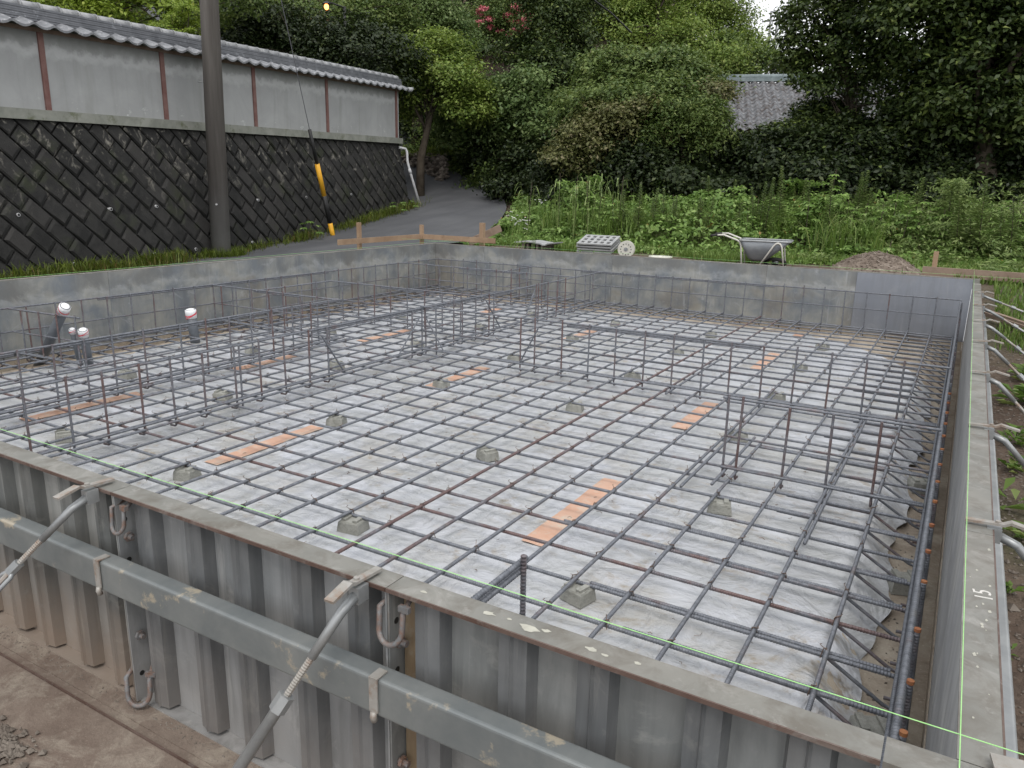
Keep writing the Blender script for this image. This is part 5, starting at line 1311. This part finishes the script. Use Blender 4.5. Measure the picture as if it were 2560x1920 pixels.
# leafy ground cover: dense mass of small leaves rising to the weeds
def mound(x, y):
    k = smooth((y - 8.3) / 1.0) * (1 - smooth((y - 12.8) / 1.5)); return k
def herb_mass(n, x0, x1, y0, y1, hfun, lsize, leaf, name, label, asp=.5, nb=150):
    """many small leafy mounds of plants over a thinner carpet"""
    bl = []
    while len(bl) < nb:
        x, y = rnd.uniform(x0, x1), rnd.uniform(y0, y1); h = hfun(x, y) * rnd.uniform(.65, 1.12)
        if h < .06: continue
        r = rnd.uniform(.16, .34) * (.5 + .6 * min(1, h)); bl.append((x, y, ground_z(x, y) + h * .52, r, r, h * .5))
    P, N, _c = crown_pts(bl, int(n * .62 / 22), 22, .055, shell=(.5, 1.), upb=.7)
    m = int(n * .38); X = rng.uniform(x0, x1, m); Y = rng.uniform(y0, y1, m)
    Z = np.array([ground_z(a, c) + hfun(a, c) * rnd.uniform(0, .75) for a, c in zip(X, Y)])
    P = np.concatenate([P, np.stack([X, Y, Z], 1)]); N = np.concatenate([N, rng.normal(size=(m, 3)) * .55 + np.array([0, -.15, .9])])
    tag(link(name, quads(name, leaf_quads(P, N, lsize, asp), L[leaf])), label, 'undergrowth', kind='stuff')
wav = lambda x, y: .78 + .22 * math.sin(x * 1.9 + 1) * math.sin(y * 1.3 + x) + .14 * math.sin(x * 5.1 + y * 2)
hA = lambda x, y: (.10 + .78 * smooth((y - 8.2 - .4 * math.sin(x * 1.3)) / 1.9)) * wav(x, y) * (smooth((x + 5.4 + .12 * (y - 9)) / 1.3)) * (1.15 - .07 * (x + 2))
herb_mass(56000, -5.2, 6.5, 7.9, 12.2, hA, .075, 'weed', 'undergrowth', 'dense green leafy undergrowth behind the back wall')
hB = lambda x, y: (.12 + (1.0 + .2 * smooth((x - .6) / 1.5)) * smooth((y - 8.6) / 1.4)) * wav(x + 3, y)
herb_mass(36000, .2, 7.5, 8.1, 12.0, hB, .07, 'weed2', 'undergrowth', 'duller leafy undergrowth towards the right', .32)
P = scatter(2600, lambda: (rnd.uniform(-4.8, 1.2), rnd.uniform(8.8, 12.)), lambda x, y: x > -4.9 + .25 * (y - 9) and math.sin(x * 3.1 + y) * math.sin(y * 2.7 - x) > .15); P[:, 2] += .05
tag(link('tall_grass', quads('tall_grass', blades(P, .50, .012, .55), L['grass'])), 'tall grass tufts in the weeds behind the lattice stack', 'grass', kind='stuff')
# verge along the foot of the stone wall and road edges
P = []
for _ in range(9000):
    s = rnd.uniform(-5.5, 6.4); dens = .4 + .6 * abs(math.sin(s * 2.3) * math.sin(s * .9 + 1)); off = .33 + abs(rnd.gauss(0, .13)) + .1 * (s < -.5)
    if rnd.random() > max(0, dens - .45 if s < -.3 else dens - .25): continue
    p = wall_pt(s, off, 0); P.append((p.x, p.y, rz_(p.x, p.y) - .02))
for c_, n_, w_ in ((-3.05, 420, .35), (-2.3, 420, .3), (-1.35, 220, .16), (-.95, 160, .1), (2.0, 120, .2), (4.4, 260, .5), (5.6, 260, .4)):
    for _ in range(n_ * 2):
        p = wall_pt(rnd.gauss(c_, w_), .40 + abs(rnd.gauss(0, .12)), 0); P.append((p.x, p.y, rz_(p.x, p.y) + rnd.uniform(-.02, .08)))
P = np.array(P); k = rng.random(len(P)) < .3
tag(link('verge_grass', quads('verge_grass', blades(P[~k], .19, .010, .7), L['moss'])), 'grass tufts along the foot of the stone wall', 'grass', kind='stuff')
tag(link('dry_grass', quads('dry_grass', blades(P[k], .13, .009, .6), L['drygrass'])), 'brownish dry grass along the foot of the stone wall', 'grass', kind='stuff')
P = []
for _ in range(16000):
    tt = rnd.random(); e = [(-10.8, 16.3), (-8.3, 14.9), (-7.0, 13.4), (-6.05, 11.7), (-5.3, 10.2)]; i = int(tt * 4); f = tt * 4 - i; x = e[i][0] + (e[i + 1][0] - e[i][0]) * f; y = e[i][1] + (e[i + 1][1] - e[i][1]) * f
    x += abs(rnd.gauss(.3, .8)) + .05; y += abs(rnd.gauss(0, .6)); P.append((x, y, ground_z(x, y)))
for _ in range(8000):
    x = rnd.uniform(-20, -9.5); y = 16.3 - .36 * (x + 10.5) + abs(rnd.gauss(0, .5)); P.append((x, y, rz_(x, y)))
P = np.array(P)
tag(link('roadside_growth', quads('roadside_growth', np.concatenate([blades(P[::2], .16, .012, .6), leaf_quads(P[1::2] + rng.uniform(0, .28, (len(P[1::2]), 1)) * np.array([0, 0, 1]), rng.normal(size=(len(P[1::2]), 3)) * .4 + np.array([0, 0, 1]), .08)]), L['weed'])), 'low green growth along the far edge of the road bend', 'undergrowth', kind='stuff')

# bank with mossy stone beyond the wall end
bp = at(1035, 420, 20.8); b = MB()
bank = thing('stone_bank', 'small mossy stone bank beside the end of the wall', 'stone bank', (bp.x, bp.y, ground_z(bp.x, bp.y) - .05), R_(-20))
pts = []; sz = []
for _ in range(700):
    pts.append((rnd.uniform(-2.6, 1.5), rnd.uniform(-.12, .12), rnd.uniform(-.1, .62))); sz.append(rnd.uniform(.06, .13))
link('stones', stones('stones', np.array(pts), sz, M['stone'], 9), bank)
P = np.stack([rng.uniform(-2.8, 1.8, 6000), rng.uniform(-.2, 1.6, 6000), np.zeros(6000)], 1); P[:, 2] = .60 + .25 * P[:, 1] + rng.uniform(0, .1, 6000)
link('moss', quads('moss', leaf_quads(P, rng.normal(size=(6000, 3)) * .35 + np.array([0, 0, 1]), .055), L['moss']), bank)

# individual tall weeds
def weed_mesh(kind, h, seed):
    g = np.random.default_rng(seed); P, N, S = [], [], []; V = []
    b = MB(); top = Vector((g.uniform(-.08, .08), g.uniform(-.08, .08), h)); b.tube([(0, 0, -.03), top * .5, top], [.008, .006, .003], 5)
    if kind == 'spire':          # goldenrod-like: many narrow leaves up the stem
        n = int(h * 150)
        for i in range(n):
            u = i / n; z = h * (.15 + .85 * u); a = i * 2.4; ln = (.14 * (1 - u) + .035); d = np.array([math.cos(a), math.sin(a), .15 + .6 * u]); c = np.array([top.x * z / h, top.y * z / h, z])
            T = d / np.linalg.norm(d); B = np.cross(T, [0, 0, 1.]); B /= np.linalg.norm(B); w_ = .017
            V.append([c, c + T * ln * .5 + B * w_, c + T * ln - np.array([0, 0, ln * .25]), c + T * ln * .5 - B * w_])
    elif kind == 'broad':        # large lobed leaves in whorls
        for i in range(int(h * 16)):
            u = i / (h * 16); z = h * (.35 + .65 * u); a = i * 2.4; c = np.array([top.x * z / h, top.y * z / h, z]); st = .16 * (1.15 - u); d = np.array([math.cos(a), math.sin(a), .25]); cc_ = c + d * st
            for q in range(5):
                a2 = a + (q - 2) * .55; T = np.array([math.cos(a2), math.sin(a2), -.18]); T /= np.linalg.norm(T); B = np.cross(T, [0, 0, 1.]); ln = .12 * (1 - .12 * abs(q - 2)); w_ = .024
                V.append([cc_, cc_ + T * ln * .55 + B * w_, cc_ + T * ln - np.array([0, 0, .02]), cc_ + T * ln * .55 - B * w_])
    else:                        # foxtail grass with nodding heads
        for i in range(9):
            a = g.uniform(0, 6.28); hh = h * g.uniform(.7, 1.); tip = np.array([math.cos(a) * .12, math.sin(a) * .12, hh]); w_ = .004; B = np.array([-math.sin(a), math.cos(a), 0])
            V.append([-B * w_, B * w_, tip + B * w_ * .6, tip - B * w_ * .6])
            for q in range(5):
                c0 = tip + np.array([math.cos(a) * .022 * q, math.sin(a) * .022 * q, .018 * q - .008 * q * q]); c1 = tip + np.array([math.cos(a) * .022 * (q + 1), math.sin(a) * .022 * (q + 1), .018 * (q + 1) - .008 * (q + 1) ** 2]); V.append([c0 - B * .008, c0 + B * .008, c1 + B * .008, c1 - B * .008])
    return b.mesh('stem', M['bark'], True, False), quads('leaves', np.array(V), L['weed2' if kind != 'broad' else 'weed'])
GW = 'tall weeds standing above the undergrowth'
def weed(px, pytop, dep, kind, label, seed):
    p = at(px, pytop, dep); gz0 = ground_z(p.x, p.y); h = max(.3, p.z - gz0); st, lv = weed_mesh(kind, h, seed)
    t = thing('tall_weed', label, 'weed', (p.x, p.y, gz0), 0, GW); link('stem', st, t); link('leaves', lv, t)
W_ = [(1905, 455, 10.6, 'spire', 'left one of a pair of slim spire weeds above the wheelbarrow'), (1920, 460, 10.5, 'spire', 'right one of a pair of slim spire weeds above the wheelbarrow'),
      (1965, 415, 10.6, 'spire', 'tallest spire weed, pale green, just right of the slim pair'), (2030, 455, 10.8, 'spire', 'short spire weed behind the leafy crest'),
      (2080, 422, 10.6, 'broad', 'tall plant with broad lobed leaves sticking up right of centre'), (2150, 448, 10.7, 'spire', 'thin spire weed right of the broad-leaved plant'), (2165, 470, 10.5, 'spire', 'slightly shorter spire weed right beside the thin one'),
      (2240, 482, 10.2, 'broad', 'broad-leaved plant arching in front of the deep shade'), (2300, 495, 10.0, 'broad', 'broad-leaved plant with drooping leaves, right of the arching one'), (2360, 525, 9.8, 'broad', 'lower broad-leaved plant behind the right-hand stake'),
      (2215, 600, 9.2, 'broad', 'low bright broad-leaved plant right above the gravel heap'), (2440, 545, 9.4, 'spire', 'feathery spire weed right of the stake'), (2520, 520, 9.2, 'spire', 'tall feathery spire weed near the right edge'), (2552, 505, 9.0, 'spire', 'tallest feathery weed at the right edge'),
      (1600, 462, 11.2, 'spire', 'leafy spike weed in front of the dark bushes, left of centre right'), (1638, 470, 11.2, 'spire', 'second leafy spike weed beside a shorter one'), (1563, 475, 11.2, 'spire', 'short leafy spike weed, left of its two neighbours'), (1750, 500, 11.0, 'spire', 'spike weed left of the wheelbarrow handles'), (1770, 492, 11.0, 'spire', 'spike weed with pale tip left of the wheelbarrow handles'), (1840, 505, 10.9, 'spire', 'spike weed just above the wheelbarrow'), (1680, 500, 11, 'spire', 'spike weed in the middle of the row'),
      (1400, 432, 11.6, 'foxtail', 'foxtail grass with nodding heads at the left of the weeds'), (1440, 440, 11.4, 'foxtail', 'foxtail grass with nodding heads, right of the first tuft'), (1505, 430, 11.4, 'foxtail', 'highest foxtail tuft against the dark bushes'), (1320, 455, 11.8, 'foxtail', 'foxtail tuft near the road bend'), (1550, 440, 11.3, 'foxtail', 'foxtail tuft at the right end of the foxtails'), (1475, 450, 11.2, 'foxtail', 'foxtail tuft between two taller ones')]
for k, (a, b_, c, d, e) in enumerate(W_): weed(a, b_, c, d, e, 100 + k)
# filler weeds among them
fill = [weed_mesh('spire', .95, 900 + k) for k in range(3)] + [weed_mesh('broad', .7, 950 + k) for k in range(2)]
for k in range(120):
    x = rnd.uniform(-3.6, 6.5); y = 8.9 + rnd.random() * 2.6 - .05 * x; q = rnd.choice([0, 1, 2, 3, 4, 3, 4])
    t = thing('tall_weed', 'green weed growing up through the leafy undergrowth', 'weed', (x, y, ground_z(x, y)), rnd.uniform(0, 6), 'weeds mixed into the undergrowth')
    s_ = rnd.uniform(.7, 1.08) * (1 if x > 0 else .9); t.scale = (s_, s_, s_); link('stem', fill[q][0], t); link('leaves', fill[q][1], t)
# white flowers
fm = thing('wild_flowers', 'small white daisy-like flowers at the left end of the weeds', 'flowers', (-4.0, 8.7, ground_z(-4, 8.7)))
P = np.array([at(rnd.gauss(px, 9), rnd.gauss(py, 7), 9.7 + rnd.uniform(-.2, .2)) for px, py in [(1308, 545), (1310, 560), (1282, 536), (1300, 552), (1352, 502), (1285, 550)] for _ in range(7)])
b = MB()
for p in P:
    q = Vector(p) - fm.location; b.lathe([(.0, .0), (.012, .003), (.011, .005), (0, .006)], 9, q); 
b.build('blossoms', M['petal_white'], fm, fix=False)
b = MB()
for p in P[::2]:
    q = Vector(p) - fm.location; b.tube([(q.x * .9, q.y + .05, 0), q], .003, 4)
b.build('stems', L['weed'], fm, fix=False)
# plants on the dirt at the right
def small_plant(x, y, n, ln, label, seed, wd=.3):
    g = np.random.default_rng(seed); V = []; z = ground_z(x, y)
    for i in range(n):
        a = i * 2.4 + g.uniform(-.3, .3); l_ = ln * g.uniform(.6, 1.1); T = np.array([math.cos(a), math.sin(a), g.uniform(.3, 1.1)]); T /= np.linalg.norm(T); B = np.cross(T, [0, 0, 1.]); B /= np.linalg.norm(B); w_ = l_ * wd * .5; c = np.array([g.uniform(-.5, .5) * ln, g.uniform(-.5, .5) * ln, g.uniform(0, .5) * ln])
        V.append([c, c + T * l_ * .5 + B * w_, c + T * l_ - np.array([0, 0, l_ * .3]), c + T * l_ * .5 - B * w_])
    tag(link('small_plant', quads('small_plant', np.array(V), L['grass']), None, (x, y, z)), label, 'plant', 'small plants on the bare soil at the right')
for k, (x, y, n, l_, lab) in enumerate([(2.33, 2.60, 30, .11, 'leafy plant below the third brace on the right'), (2.32, 2.2, 24, .10, 'green tuft between the braces on the right dirt'), (2.27, 1.72, 7, .13, 'single sprout with long pointed leaves beside the right rim'),
        (2.235, .62, 16, .045, 'low sprouting weed close to the right rim, nearest the camera'), (2.24, 1.0, 24, .06, 'small weed patch under the nearest right brace'), (2.38, 3.3, 40, .14, 'bushy green plant beyond the fourth brace'), (2.31, 1.45, 20, .09, 'leafy plant at the right edge of the picture'), (2.42, 3.8, 36, .12, 'green clump at the start of the grass on the right')]):
    small_plant(x, y, n, l_, lab, k + 40)
# plants at the foot of the stone wall
for k, (s, h, lab) in enumerate([(2.15, .42, 'slender bright seedling against the stone wall, left of the striped sleeve'), (5.1, .35, 'small leafy seedling near the white drain pipe'), (5.75, .3, 'reddish weed tuft at the foot of the drain pipe')]):
    p = wall_pt(s, .55, 0); st, lv = weed_mesh('broad', h, 700 + k); t = thing('seedling', lab, 'plant', (p.x, p.y, rz_(p.x, p.y) - .02), 0, 'seedlings by the stone wall'); link('stem', st, t); link('leaves', lv, t)
P = []
for _ in range(1500):
    a = rnd.uniform(0, 6.28); r = abs(rnd.gauss(.16, .06)) + .1; P.append((px_ + math.cos(a) * r, py_ + math.sin(a) * r, lut(RY, py_) + .01))
tag(link('pole_grass', quads('pole_grass', blades(np.array(P), .16, .008, .5), L['moss'])), 'tuft of grass round the foot of the utility pole', 'grass', kind='stuff')
# reddish timber lying outside the right wall
b = MB(); b.bar((2.19, 5.3, .40), (2.95, 4.35, .30), .035, .05); b.bar((2.17, 5.22, .41), (2.9, 4.2, .32), .012, .014)
tag(b.build('timber_pieces', M['timber_old']), 'pair of reddish brown timber strips lying beside the far right braces', 'timber')
